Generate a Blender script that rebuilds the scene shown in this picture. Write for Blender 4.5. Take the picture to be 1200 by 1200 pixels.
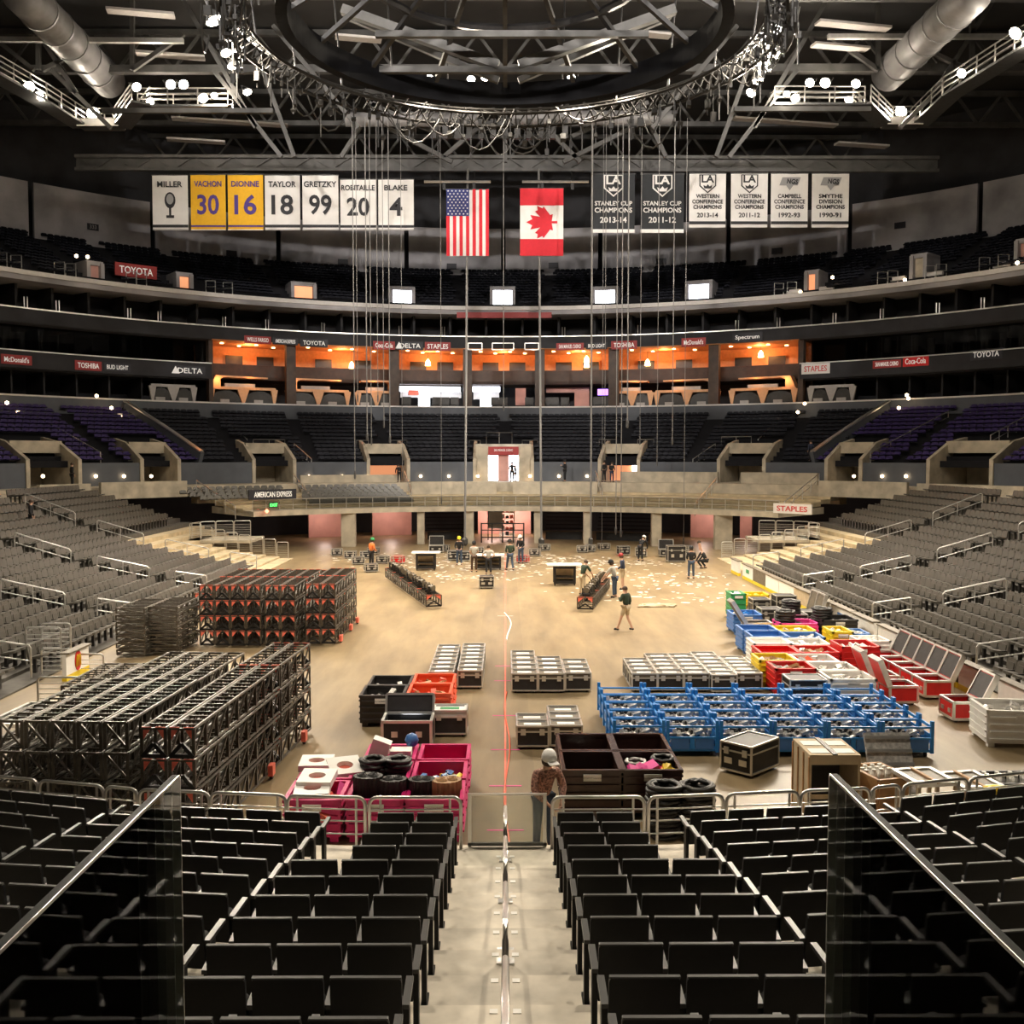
import bpy, math, random
from mathutils import Vector, Matrix, Euler
SC = bpy.context.scene
for o in list(bpy.data.objects): bpy.data.objects.remove(o)
COL = SC.collection
RND = random.Random(11)
PI = math.pi
# ------------------------------------------------------------------ camera, world, exposure
EYE = 6.5; FPX = 1200.0; PITCH = math.radians(3.1); YAW = math.radians(0.38)
cam = bpy.data.cameras.new('camera'); cam.sensor_width = 36; cam.lens = 36
cam.clip_start = .05; cam.clip_end = 400
camo = bpy.data.objects.new('camera', cam); COL.objects.link(camo)
camo.location = (0, 0, EYE); camo.rotation_euler = (PI/2 - PITCH, 0, -YAW)
SC.camera = camo
w = bpy.data.worlds.new('world'); SC.world = w; w.use_nodes = True
w.node_tree.nodes['Background'].inputs[0].default_value = (.02, .022, .03, 1)
w.node_tree.nodes['Background'].inputs[1].default_value = 1.0
SC.view_settings.view_transform = 'Standard'; SC.view_settings.look = 'None'
SC.view_settings.gamma = 1; SC.view_settings.exposure = -0.05
LIGHT = 2.5                      # common factor on every floodlight
# ------------------------------------------------------------------ pixel -> place
def ray(px, py):
    x, y, z = (px-600)/FPX, 1.0, -(py-600)/FPX
    c, s = math.cos(PITCH), math.sin(PITCH); y, z = y*c + z*s, -y*s + z*c
    c, s = math.cos(YAW), math.sin(YAW)
    return Vector((x*c + y*s, -x*s + y*c, z))
def atz(px, py, z=0.0):
    r = ray(px, py); return Vector((0, 0, EYE)) + r*((z-EYE)/r.z)
def aty(px, py, y):
    r = ray(px, py); return Vector((0, 0, EYE)) + r*(y/r.y)
def proj(p):
    x, y, z = p[0], p[1], p[2]-EYE
    c, s = math.cos(YAW), math.sin(YAW); x, y = x*c - y*s, x*s + y*c
    c, s = math.cos(PITCH), math.sin(PITCH); y, z = y*c - z*s, y*s + z*c
    return 600 + FPX*x/y, 600 - FPX*z/y
# the bowl: every tier is an ellipse about the middle of the floor, o metres out from the walkway
CY = 46.0
def el(o, ph, z=0.0): return Vector(((35+o)*math.sin(ph), CY + (39+o)*math.cos(ph), z))
def elnorm(o, ph):
    n = Vector((math.sin(ph)/(35+o), math.cos(ph)/(39+o), 0)); n.normalize(); return -n
from functools import lru_cache
@lru_cache(None)
def phi_at(px, o):
    a, b = -1.5, 1.5
    for _ in range(40):
        m = (a+b)/2
        if proj(el(o, m, 6))[0] < px: a = m
        else: b = m
    return (a+b)/2
def ellpix(px, py, o):
    ph = phi_at(px, o); p = el(o, ph)
    r = ray(px, py); p.z = EYE + r.z*(p.y/r.y); return p, ph
# ------------------------------------------------------------------ materials
MATS = {}
def mat(name, col, rough=.6, metal=0.0, var=.12, scale=4.0, emit=0.0, spec=.5, bump=0.0, alpha=None):
    if name in MATS: return MATS[name]
    m = bpy.data.materials.new(name); m.use_nodes = True; MATS[name] = m
    nt = m.node_tree; b = nt.nodes['Principled BSDF']
    b.inputs['Base Color'].default_value = (*col, 1); b.inputs['Roughness'].default_value = rough
    b.inputs['Metallic'].default_value = metal; b.inputs['Specular IOR Level'].default_value = spec
    if emit:
        b.inputs['Emission Color'].default_value = (*col, 1); b.inputs['Emission Strength'].default_value = emit
    if var:
        tc = nt.nodes.new('ShaderNodeTexCoord'); n = nt.nodes.new('ShaderNodeTexNoise')
        n.inputs['Scale'].default_value = scale; n.inputs['Detail'].default_value = 4
        nt.links.new(tc.outputs['Object'], n.inputs['Vector'])
        r = nt.nodes.new('ShaderNodeValToRGB')
        r.color_ramp.elements[0].position = .3; r.color_ramp.elements[1].position = .7
        r.color_ramp.elements[0].color = tuple(c*(1-var) for c in col)+(1,)
        r.color_ramp.elements[1].color = tuple(min(1, c*(1+var)) for c in col)+(1,)
        nt.links.new(n.outputs['Fac'], r.inputs['Fac']); nt.links.new(r.outputs['Color'], b.inputs['Base Color'])
        if bump:
            bp = nt.nodes.new('ShaderNodeBump'); bp.inputs['Strength'].default_value = bump
            nt.links.new(n.outputs['Fac'], bp.inputs['Height']); nt.links.new(bp.outputs['Normal'], b.inputs['Normal'])
    return m
M = lambda k: MATS[k]
mat('concrete', (.50, .44, .34), .75, scale=1.2, var=.25)
mat('step', (.62, .56, .46), .7, scale=1.7, var=.3)
mat('standfloor_shaded', (.10, .092, .08), .8, var=.2)  # shadow among the seat rows and aisles put into the concrete colour
mat('tier', (.018, .018, .021), .9, scale=1, spec=.1)
mat('darkwall', (.026, .026, .030), .8, scale=.6, var=.3)
mat('uppwall', (.36, .35, .37), .85, scale=.25, var=.45)
mat('greywall', (.095, .105, .125), .6, scale=1)
mat('beige', (.55, .45, .29), .7, scale=1.5, var=.22)
mat('seatblack', (.0045, .0045, .005), .5, var=.3, scale=9, spec=.25)
mat('seatedge', (.035, .034, .033), .35, var=.1)
mat('seatgrey', (.086, .079, .066), .34, var=.2, scale=3, spec=.6)
mat('seatnavy', (.012, .013, .020), .5, var=.25, scale=2, spec=.15)
mat('seatpurple', (.045, .028, .12), .5, var=.25, scale=2, spec=.15)
mat('steel', (.62, .60, .57), .3, .85, var=.08)
mat('darksteel', (.12, .12, .12), .4, .6, var=.15)
mat('alu', (.70, .69, .66), .32, .8, var=.08)
mat('blackmetal', (.018, .017, .017), .45, .3, var=.3)
mat('trussmetal', (.085, .072, .055), .36, .35, var=.35, scale=8)
mat('redplate', (.85, .17, .11), .5, var=.15)
mat('caseblack', (.018, .016, .016), .5, var=.3, scale=6)
mat('caselid', (.15, .125, .09), .5, var=.25, scale=6)
mat('paper', (.85, .83, .78), .7, var=.06)
mat('rubber', (.012, .012, .012), .7, var=.2)
mat('pink', (.62, .015, .16), .42, var=.1)
mat('orange', (.80, .10, .03), .45, var=.1)
mat('blackplastic', (.034, .031, .030), .35, var=.2)
mat('brownplastic', (.055, .026, .021), .25, var=.2)
mat('blue', (.025, .24, .66), .4, var=.12)
mat('darkblue', (.06, .19, .50), .45, var=.12)
mat('red', (.66, .012, .012), .42, var=.1)
mat('yellow', (.85, .62, .02), .42, var=.1)
mat('white', (.86, .84, .80), .5, var=.05)
mat('green', (.03, .30, .10), .45, var=.1)
mat('skin', (.55, .33, .23), .55, var=.08)
mat('hair', (.06, .035, .02), .7, var=.3)
mat('frame_warmlit', (.75, .42, .22), .5, var=.08)  # orange of the warm lighting put into the frame colour
mat('boothgrey', (.45, .42, .40), .5, var=.08)
mat('boothdark', (.03, .028, .026), .4, var=.2)
mat('brown', (.055, .028, .015), .5, var=.25, scale=2)
mat('lounge', (.70, .34, .16), .7, var=.1)
mat('pinkwall', (.62, .34, .30), .7, var=.12, scale=1)
mat('bannerwhite', (.80, .78, .76), .8, var=.04, scale=2)
mat('bannergold', (.85, .47, .02), .8, var=.05)
mat('bannerblack', (.025, .028, .032), .8, var=.1)
mat('ink', (.03, .03, .035), .8, var=0)
mat('purpleink', (.09, .05, .25), .8, var=0)
mat('greyink', (.35, .35, .36), .8, var=0)
mat('flagred', (.62, .02, .035), .8, var=.05)
mat('flagblue', (.03, .04, .17), .8, var=.05)
mat('lettering', (.9, .88, .85), .5, var=0, emit=.25)
mat('signred', (.36, .03, .03), .5, var=.05)
mat('signblack', (.02, .02, .03), .5, var=.05)
mat('signwhite', (.75, .72, .70), .5, var=.05)
mat('redletter', (.6, .04, .04), .5, var=0)
mat('cable', (.02, .019, .018), .5, var=.4, scale=30)
mat('wire', (.30, .29, .28), .4, .5, var=0)
mat('duct', (.24, .235, .24), .5, .3, var=.3, scale=.7)
mat('beam', (.080, .078, .075), .6, .2, var=.3, scale=1)
mat('roof', (.030, .029, .029), .9, var=.5, scale=.15)
mat('ringblack', (.004, .004, .005), .7, var=.2, spec=.1)
mat('glassedge', (.010, .013, .012), .5, var=0, spec=.03)
mat('rigblack', (.016, .015, .014), .55, var=.3, spec=.25)
mat('bulb', (1, .88, .70), .5, var=0, emit=60)
mat('smallbulb', (1, .72, .42), .5, var=0, emit=12)
mat('coolpanel', (.86, .90, 1), .5, var=0, emit=5)
mat('doorlight', (.9, .94, 1), .5, var=0, emit=9)
mat('warmdoor', (1, .42, .20), .5, var=0, emit=.7)
mat('warmlamp', (1, .60, .25), .5, var=0, emit=14)
mat('exitgreen', (.1, 1, .15), .5, var=0, emit=3)
mat('purplescreen', (.45, .2, 1), .5, var=0, emit=3)
mat('wood', (.45, .26, .12), .6, var=.2)
mat('silver', (.6, .58, .55), .45, .5, var=.4, scale=14)
mat('olive', (.16, .15, .07), .5, var=.25)
mat('tan', (.52, .42, .28), .8, var=.12)
mat('magenta', (.85, .06, .35), .5, var=.1)
mat('jeans', (.05, .075, .12), .85, var=.15)
mat('blackcloth', (.014, .014, .016), .85, var=.2)
mat('plaid', (.30, .15, .11), .85, var=.9, scale=30)
mat('greyshirt', (.42, .40, .36), .85, var=.12)
mat('darkgreen', (.03, .05, .03), .85, var=.2)
mat('navy', (.03, .04, .08), .85, var=.15)
mat('hivis', (.85, .22, .05), .7, var=.1)
def glass_mat(name, tint=.93, rough=.02, ior=1.5, refl=1.0):
    m = bpy.data.materials.new(name); m.use_nodes = True; MATS[name] = m
    nt = m.node_tree; nt.nodes.clear()
    o = nt.nodes.new('ShaderNodeOutputMaterial'); t = nt.nodes.new('ShaderNodeBsdfTransparent')
    g = nt.nodes.new('ShaderNodeBsdfGlossy'); f = nt.nodes.new('ShaderNodeFresnel'); x = nt.nodes.new('ShaderNodeMixShader')
    t.inputs[0].default_value = (tint*.97, tint, tint*.97, 1); g.inputs['Roughness'].default_value = rough
    f.inputs[0].default_value = ior
    nt.links.new(f.outputs[0], x.inputs[0]); nt.links.new(t.outputs[0], x.inputs[1]); nt.links.new(g.outputs[0], x.inputs[2])
    nt.links.new(x.outputs[0], o.inputs[0])
    return m
glass_mat('glass'); glass_mat('suiteglass', .5)
def floor_mat():
    m = bpy.data.materials.new('arena_floor'); m.use_nodes = True; MATS['arena_floor'] = m
    nt = m.node_tree; b = nt.nodes['Principled BSDF']; L = nt.links.new
    tc = nt.nodes.new('ShaderNodeTexCoord'); mp = nt.nodes.new('ShaderNodeMapping')
    mp.inputs['Scale'].default_value = (.9, .16, 1); L(tc.outputs['Object'], mp.inputs[0])
    n = nt.nodes.new('ShaderNodeTexNoise'); n.inputs['Scale'].default_value = 1.1; n.inputs['Detail'].default_value = 8; n.inputs['Roughness'].default_value = .65
    L(mp.outputs[0], n.inputs['Vector'])
    r = nt.nodes.new('ShaderNodeValToRGB'); e = r.color_ramp.elements
    e[0].position = .32; e[0].color = (.175, .128, .070, 1); e[1].position = .66; e[1].color = (.32, .236, .130, 1)
    L(n.outputs['Fac'], r.inputs[0])
    # dark mat runner down the middle
    sx = nt.nodes.new('ShaderNodeSeparateXYZ'); L(tc.outputs['Object'], sx.inputs[0])
    ab = nt.nodes.new('ShaderNodeMath'); ab.operation = 'ABSOLUTE'; ad = nt.nodes.new('ShaderNodeMath'); ad.operation = 'ADD'; ad.inputs[1].default_value = .15
    L(sx.outputs[0], ad.inputs[0]); L(ad.outputs[0], ab.inputs[0])
    lt = nt.nodes.new('ShaderNodeMath'); lt.operation = 'LESS_THAN'; lt.inputs[1].default_value = .75; L(ab.outputs[0], lt.inputs[0])
    mx = nt.nodes.new('ShaderNodeMix'); mx.data_type = 'RGBA'; mx.blend_type = 'MULTIPLY'; mx.inputs[7].default_value = (.84, .84, .85, 1)
    L(lt.outputs[0], mx.inputs[0]); L(r.outputs[0], mx.inputs[6]); L(mx.outputs[2], b.inputs['Base Color'])
    n2 = nt.nodes.new('ShaderNodeTexNoise'); n2.inputs['Scale'].default_value = .35; n2.inputs['Detail'].default_value = 6
    L(tc.outputs['Object'], n2.inputs['Vector'])
    mr = nt.nodes.new('ShaderNodeMapRange'); mr.inputs[3].default_value = .34; mr.inputs[4].default_value = .50; L(n2.outputs[0], mr.inputs[0]); L(mr.outputs[0], b.inputs['Roughness'])
    b.inputs['Specular IOR Level'].default_value = .5
floor_mat()
# ------------------------------------------------------------------ mesh building
class MB:
    def __init__(s): s.v = []; s.f = []
    def add(s, vs, fs):
        n = len(s.v); s.v += [tuple(p) for p in vs]; s.f += [tuple(i+n for i in f) for f in fs]; return s
    BF = [(0,3,2,1),(4,5,6,7),(0,1,5,4),(1,2,6,5),(2,3,7,6),(3,0,4,7)]
    def box(s, x0, y0, z0, x1, y1, z1):
        return s.add([(x0,y0,z0),(x1,y0,z0),(x1,y1,z0),(x0,y1,z0),(x0,y0,z1),(x1,y0,z1),(x1,y1,z1),(x0,y1,z1)], MB.BF)
    def obox(s, c, sz, m=None, taper=1.0):
        a, b, d = sz[0]/2, sz[1]/2, sz[2]/2; t = taper
        P = [(-a,-b,-d),(a,-b,-d),(a,b,-d),(-a,b,-d),(-a*t,-b*t,d),(a*t,-b*t,d),(a*t,b*t,d),(-a*t,b*t,d)]
        c = Vector(c); P = [c + (m @ Vector(p) if m else Vector(p)) for p in P]
        return s.add(P, MB.BF)
    def bar(s, p, q, w, h=None):     # square bar from p to q
        p, q = Vector(p), Vector(q); d = q-p; h = h or w
        if d.length < 1e-6: return s
        u = d.normalized(); a = Vector((0,0,1)) if abs(u.z) < .9 else Vector((1,0,0))
        x = u.cross(a).normalized()*w/2; y = x.cross(u).normalized()*h/2
        return s.add([p-x-y,p+x-y,p+x+y,p-x+y,q-x-y,q+x-y,q+x+y,q-x+y], MB.BF)
    def tube(s, pts, r, n=6, closed=False, cap=True):
        pts = [Vector(p) for p in pts]; N = len(pts); base = len(s.v)
        rr = r if isinstance(r, (list, tuple)) else [r]*N
        prev = None
        for i, p in enumerate(pts):
            if closed: d = pts[(i+1) % N]-pts[i-1]
            else: d = pts[min(i+1, N-1)]-pts[max(i-1, 0)]
            d.normalize()
            if prev is None:
                a = Vector((0,0,1)) if abs(d.z) < .9 else Vector((1,0,0)); x = d.cross(a).normalized()
            else:
                x = prev - d*prev.dot(d)
                x = x.normalized() if x.length > 1e-5 else d.orthogonal().normalized()
            prev = x; y = d.cross(x)
            for k in range(n):
                t = 2*PI*k/n; s.v.append(tuple(p + x*math.cos(t)*rr[i] + y*math.sin(t)*rr[i]))
        for i in range(N if closed else N-1):
            a, b = base+i*n, base+((i+1) % N)*n
            for k in range(n): s.f.append((a+k, a+(k+1) % n, b+(k+1) % n, b+k))
        if cap and not closed:
            s.f.append(tuple(base+k for k in reversed(range(n)))); s.f.append(tuple(base+(N-1)*n+k for k in range(n)))
        return s
    def cyl(s, p, q, r, n=8, r2=None): return s.tube([p, q], [r, r if r2 is None else r2], n)
    def lathe(s, prof, n=12, c=(0,0,0)):
        b = len(s.v)
        for r, z in prof:
            for k in range(n):
                t = 2*PI*k/n; s.v.append((c[0]+r*math.cos(t), c[1]+r*math.sin(t), c[2]+z))
        for i in range(len(prof)-1):
            for k in range(n): s.f.append((b+i*n+k, b+i*n+(k+1) % n, b+(i+1)*n+(k+1) % n, b+(i+1)*n+k))
        s.f.append(tuple(b+k for k in reversed(range(n)))); e = b+(len(prof)-1)*n; s.f.append(tuple(e+k for k in range(n)))
        return s
    def prism(s, poly, fr, to):      # poly: list of 3-D points, extruded by vector to-fr
        n = len(poly); d = Vector(to)-Vector(fr); a = [Vector(p) for p in poly]
        return s.add(a+[p+d for p in a], [tuple(reversed(range(n))), tuple(range(n, 2*n))]+[(i, (i+1) % n, n+(i+1) % n, n+i) for i in range(n)])
    def poly(s, pts): return s.add(pts, [tuple(range(len(pts)))])
    def mesh(s, name, m, smooth=False):
        me = bpy.data.meshes.new(name); me.from_pydata(s.v, [], s.f)
        if m: me.materials.append(MATS[m] if isinstance(m, str) else m)
        if smooth: me.polygons.foreach_set('use_smooth', [True]*len(me.polygons))
        me.update(); return me
def obj(name, me, parent=None, m=None, smooth=False, mx=None):
    if isinstance(me, MB): me = me.mesh(name, m, smooth)
    o = bpy.data.objects.new(name, me); COL.objects.link(o)
    if parent: o.parent = parent
    if mx is not None: o.matrix_local = mx
    return o
def tag(o, label, cat, group=None):
    o['label'] = label; o['category'] = cat
    if group: o['group'] = group
    return o
def empty(name, loc=(0,0,0), rz=0, label=None, cat=None, group=None):
    o = bpy.data.objects.new(name, None); COL.objects.link(o); o.empty_display_size = .2
    o.location = loc; o.rotation_euler = (0, 0, rz)
    if label: tag(o, label, cat, group)
    return o
def struct(name, mb, m, parent=None, smooth=False):
    o = obj(name, mb, parent, m, smooth)
    if not parent: o['kind'] = 'structure'
    return o
def place(kind, name, loc, rz, label, cat, group=None, over=None, sc=None):
    """kind: list of (part, mesh, [(sub, mesh)...]); every mesh is shared between the copies"""
    t = empty(name, loc, rz, label, cat, group)
    if sc: t.scale = sc
    for it in kind:
        pn, me = it[0], it[1]
        o = obj(pn, me, t)
        if pn in ('rungs', 'metal_fittings', 'dark_fittings'): o['kind'] = 'stuff'
        if over and pn in over: o.material_slots[0].link = 'OBJECT'; o.material_slots[0].material = MATS[over[pn]]
        for sn, sm in (it[2] if len(it) > 2 else []): obj(sn, sm, o)
    return t
def text_mesh(s, w, h, m, bold=.0, ext=.012):
    cu = bpy.data.curves.new('lettering', 'FONT'); cu.body = s; cu.align_x = 'CENTER'; cu.align_y = 'CENTER'
    cu.size = 1; cu.extrude = .5; cu.offset = bold; cu.resolution_u = 3
    ob = bpy.data.objects.new('lettering', cu); me = bpy.data.meshes.new_from_object(ob)
    bpy.data.objects.remove(ob)
    xs = [v.co.x for v in me.vertices]; ys = [v.co.y for v in me.vertices]
    x0, x1, y0, y1 = min(xs), max(xs), min(ys), max(ys)
    for v in me.vertices:
        v.co = ((v.co.x-(x0+x1)/2)/(x1-x0)*w, (v.co.y-(y0+y1)/2)/(y1-y0)*h, v.co.z*2*ext)
    me.materials.clear(); me.materials.append(MATS[m]); return me
def frame_mx(p, X, Y, Z):
    return Matrix(((X[0],Y[0],Z[0],p[0]),(X[1],Y[1],Z[1],p[1]),(X[2],Y[2],Z[2],p[2]),(0,0,0,1)))
ORD = ['zeroth','first','second','third','fourth','fifth','sixth','seventh','eighth','ninth','tenth','eleventh','twelfth','thirteenth','fourteenth','fifteenth','sixteenth','seventeenth','eighteenth','nineteenth','twentieth']
ORD += ['twenty-'+w for w in ORD[1:10]]+['thirtieth']+['thirty-'+w for w in ORD[1:10]]+['fortieth']
def ulen(a, b): return (Vector(b)-Vector(a)).length
# ================================================================== STRUCTURE
def sweep(mb, prof, p0, p1, n, close=False):
    b = len(mb.v); k = len(prof)
    for i in range(n+1):
        ph = p0+(p1-p0)*i/n
        for o, z in prof: mb.v.append(tuple(el(o, ph, z)))
    for i in range(n):
        for j in range(k-1 if not close else k):
            j2 = (j+1) % k
            mb.f.append((b+i*k+j, b+i*k+j2, b+(i+1)*k+j2, b+(i+1)*k+j))
    if close:
        mb.f.append(tuple(b+j for j in range(k))); mb.f.append(tuple(b+n*k+j for j in reversed(range(k))))
    return mb
struct('floor', MB().box(-45, 12, -.25, 45, 95, 0), 'arena_floor')
# ---- near stand: rows rise towards the camera
NR = 15; NY0 = 15.0; ND = .8; NZ0 = .57; NRISE = .15
NX = [(-13, 2.35), (-5.6, .38), (-2.45, .0), (2.45, .0), (5.6, .38), (13, 2.35)]
def nyoff(x):
    for (a, ya), (b, yb) in zip(NX, NX[1:]):
        if a <= x <= b: return ya+(yb-ya)*(x-a)/(b-a)
    return NX[-1][1]
nt = empty('seating_terrace_near'); nt['kind'] = 'structure'
for k in range(NR):
    y1 = NY0-ND*k + (.35 if k == 0 else 0); y0 = NY0-ND*(k+1); z = NZ0+NRISE*k
    mb = MB()
    for (a, ya), (b, yb) in zip(NX, NX[1:]):
        P = [(a, y0+ya, 0), (b, y0+yb, 0), (b, y1+yb, 0), (a, y1+ya, 0)]
        zb = 0 if k == 0 else z-NRISE-.05
        mb.add([(p[0], p[1], zb) for p in P]+[(p[0], p[1], z) for p in P], MB.BF)
    obj('step', mb, nt, 'step')
struct('landing', MB().box(-8, -7, 4.7, 8, 2.7, 4.88), 'step')
struct('wall_rear', MB().box(-60, -9, 0, 60, -8.6, 37), 'darkwall')
# ---- side stands
SR = 17; SD = .85; SX0 = 13.5
def sz(k): return .05+.10*k+.0085*k*k
def sfar(k):
    x = SX0+SD*(k+.5)
    if k < 7: return 65.0
    return min(72.0, CY+37.5*math.sqrt(max(0, 1-(x/33.5)**2)))
for side, s in (('left', -1), ('right', 1)):
    t = empty('seating_terrace_'+side); t['kind'] = 'structure'
    for k in range(SR):
        x0, x1 = SX0+SD*k, SX0+SD*(k+1)
        a, b = (x0, x1) if s > 0 else (-x1, -x0)
        yb = 57.0 if k < 10 else sfar(k); z0 = 0 if k == 0 else sz(k)-.45
        obj('step', MB().box(a, 22, z0, b, yb, sz(k)), t, 'standfloor_shaded')
        if yb < sfar(k): obj('bare_step', MB().box(a, yb, z0, b, sfar(k), sz(k)), t, 'beige')
    a, b = (SX0+SD*SR, 37) if s > 0 else (-37, -SX0-SD*SR)
    obj('walkway', MB().box(a, 22, 3.7, b, 69, 4.15), t, 'concrete')
# ---- far balcony with its bare steps
BP0, BP1 = -.70, .76
def bstep(j): return -8.5+1.5*j, 2.75+.17*j
t = empty('seating_terrace_far'); t['kind'] = 'structure'
obj('balcony_slab', sweep(MB(), [(-8.6, 2.42), (-8.6, 2.78), (-2, 2.9), (-2, 2.42)], BP0, BP1, 40, True), t, 'concrete')
for j in range(6):
    o, z = bstep(j)
    obj('step', sweep(MB(), [(o, z-.3), (o, z), (o+1.5, z), (o+1.5, z-.3)], BP0, BP1, 40, True), t, 'beige')
obj('upper_step', sweep(MB(), [(.5, 3.0), (.5, 4.0), (1.6, 4.0), (1.6, 3.0)], BP0, BP1, 40, True), t, 'beige')
# walkway slab and its concrete front walls
struct('walkway', sweep(MB(), [(.0, 3.6), (.0, 4.38), (3.2, 4.38), (3.2, 3.6)], -1.5, 1.5, 80, True), 'concrete')
wf = empty('wall_far'); wf['kind'] = 'structure'
def wallseg(px0, px1, o, z0, z1, m='concrete', parent=wf, name='wall_panel', th=.3):
    a, b = phi_at(px0, o), phi_at(px1, o); n = max(2, int(abs(b-a)*30))
    return obj(name, sweep(MB(), [(o, z0), (o, z1), (o+th, z1), (o+th, z0)], a, b, n, True), parent, m)
wallseg(482, 582, -1.2, 3.4, 4.45); wallseg(601, 700, -1.2, 3.4, 4.45)
wallseg(727, 841, 1.6, 4.0, 5.25); wallseg(868, 958, 1.6, 4.0, 5.25); wallseg(352, 470, 1.6, 4.0, 5.0)
wallseg(960, 1063, -.9, 3.6, 4.75); wallseg(118, 219, -.9, 3.6, 4.75); wallseg(46, 106, -.9, 3.6, 4.7); wallseg(1075, 1200, -.9, 3.6, 4.7)
# premier tier: grey front wall (broken by the portals), rows, parapet
PORT = [(557, 623), (432, 478), (703, 748), (297, 345), (842, 896), (165, 210), (968, 1010), (30, 95), (1085, 1165)]
cuts = sorted(PORT); edges = [-230]+[e for c in cuts for e in c]+[1430]
for a, b in zip(edges[::2], edges[1::2]): wallseg(a, b, 3.0, 4.0, 6.05, 'greywall', name='grey_wall_panel')
PT = 13
def pstep(j): return 3.3+.77*j, 5.85+.335*j
t = empty('seating_terrace_premier'); t['kind'] = 'structure'
for j in range(PT):
    o, z = pstep(j)
    if j == 0: 
        for a, b in zip(edges[::2], edges[1::2]):
            obj('step', sweep(MB(), [(o, z-.5), (o, z), (o+.77, z), (o+.77, z-.5)], phi_at(a, 3), phi_at(b, 3), 8, True), t, 'tier')
    else: obj('step', sweep(MB(), [(o, z-.45), (o, z), (o+.77, z), (o+.77, z-.45)], -1.45, 1.45, 70, True), t, 'tier')
PARA = 13.3
tp = empty('wall_parapet'); tp['kind'] = 'structure'
obj('parapet_wall', sweep(MB(), [(PARA, 9.6), (PARA, 11.15), (PARA+.25, 11.15), (PARA+.25, 9.6)], -1.45, 1.45, 90, True), tp, 'greywall')
obj('parapet_cap', sweep(MB(), [(PARA-.1, 11.15), (PARA-.1, 11.28), (PARA+.3, 11.28), (PARA+.3, 11.15)], -1.45, 1.45, 90, True), tp, 'signwhite')
# suites: floors, fascias, back walls
t = empty('suite_levels'); t['kind'] = 'structure'
def ringbox(name, o0, z0, o1, z1, m, p0=-1.45, p1=1.45, parent=None, n=90):
    return obj(name, sweep(MB(), [(o0, z0), (o0, z1), (o1, z1), (o1, z0)], p0, p1, n, True), parent or t, m)
ringbox('suite_floor', 13.5, 10.9, 24, 11.1, 'brown')
c0, c1 = phi_at(247, 14), phi_at(938, 14)
ringbox('suite_slab', 16.0, 13.55, 24, 13.85, 'brown', c0, c1, n=50)
ringbox('suite_slab', 13.6, 13.2, 24, 13.5, 'darkwall', -1.45, c0, n=30); ringbox('suite_slab', 13.6, 13.2, 24, 13.5, 'darkwall', c1, 1.45, n=30)
ringbox('wood_parapet', 16.0, 13.55, 16.25, 14.9, 'brown', c0, c1, n=50)
ringbox('ribbon_fascia', 13.3, 13.3, 13.6, 14.6, 'darkwall', -1.45, c0, n=40); ringbox('ribbon_fascia', 13.3, 13.3, 13.6, 14.6, 'darkwall', c1, 1.45, n=40)
ringbox('ribbon_rail', 13.2, 14.6, 13.4, 14.68, 'alu', -1.45, c0, n=40); ringbox('ribbon_rail', 13.2, 14.6, 13.4, 14.68, 'alu', c1, 1.45, n=40)
ringbox('upper_fascia', 12.9, 16.75, 13.3, 17.8, 'darkwall'); ringbox('upper_rail', 12.8, 17.8, 13.0, 17.9, 'alu')
ringbox('suite_slab', 13.0, 16.7, 24, 17.0, 'lounge', c0, c1, n=50); ringbox('suite_slab', 13.0, 16.7, 24, 17.0, 'darkwall', -1.45, c0, n=30); ringbox('suite_slab', 13.0, 16.7, 24, 17.0, 'darkwall', c1, 1.45, n=30)
ringbox('lounge_back_wall', 18.5, 13.7, 18.8, 16.7, 'lounge', c0, c1, n=50)
ringbox('back_wall', 20.5, 11, 20.8, 13.6, 'darkwall', c0, c1, n=50)
ringbox('back_wall', 19, 11, 19.3, 16.7, 'darkwall', -1.45, c0, n=40); ringbox('back_wall', 19, 11, 19.3, 16.7, 'darkwall', c1, 1.45, n=40)
ringbox('back_wall', 17, 17, 17.3, 20, 'darkwall')
# upper deck
UT = 13; UO = 11.6
def ustep(j): return UO+.2+.88*j, 20.45+.40*j
t = empty('seating_terrace_upper'); t['kind'] = 'structure'
obj('deck_soffit', sweep(MB(), [(UO, 19.75), (UO, 20.2), (UO+13, 25.2), (UO+13, 24.6), (UO+5, 19.9)], -1.5, 1.5, 90, True), t, 'uppwall')
obj('deck_rail', sweep(MB(), [(UO-.15, 20.15), (UO-.15, 20.5), (UO+.2, 20.5), (UO+.2, 20.15)], -1.5, 1.5, 90, True), t, 'signwhite')
for j in range(UT):
    o, z = ustep(j)
    obj('step', sweep(MB(), [(o, z-.5), (o, z), (o+.9, z), (o+.9, z-.5)], -1.45, 1.45, 70, True), t, 'tier')
uw = empty('wall_upper'); uw['kind'] = 'structure'
cutsu = [-1.57]+[phi_at(p, 23) for p in (-60, 45, 185, 330, 478, 590, 702, 850, 990, 1140)]+[1.57]
for a, b in zip(cutsu, cutsu[1:]):
    obj('concrete_panel', sweep(MB(), [(23.2, 24.6), (23.2, 30.2), (23.6, 30.2), (23.6, 24.6)], a+.004, b-.004, 10, True), uw, 'uppwall')
struct('wall_shell', sweep(MB(), [(26, 24), (26, 38), (26.4, 38), (26.4, 0)], -PI, PI, 90), 'darkwall')
struct('ceiling', MB().box(-75, -40, 37.5, 75, 125, 38), 'roof')
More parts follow.
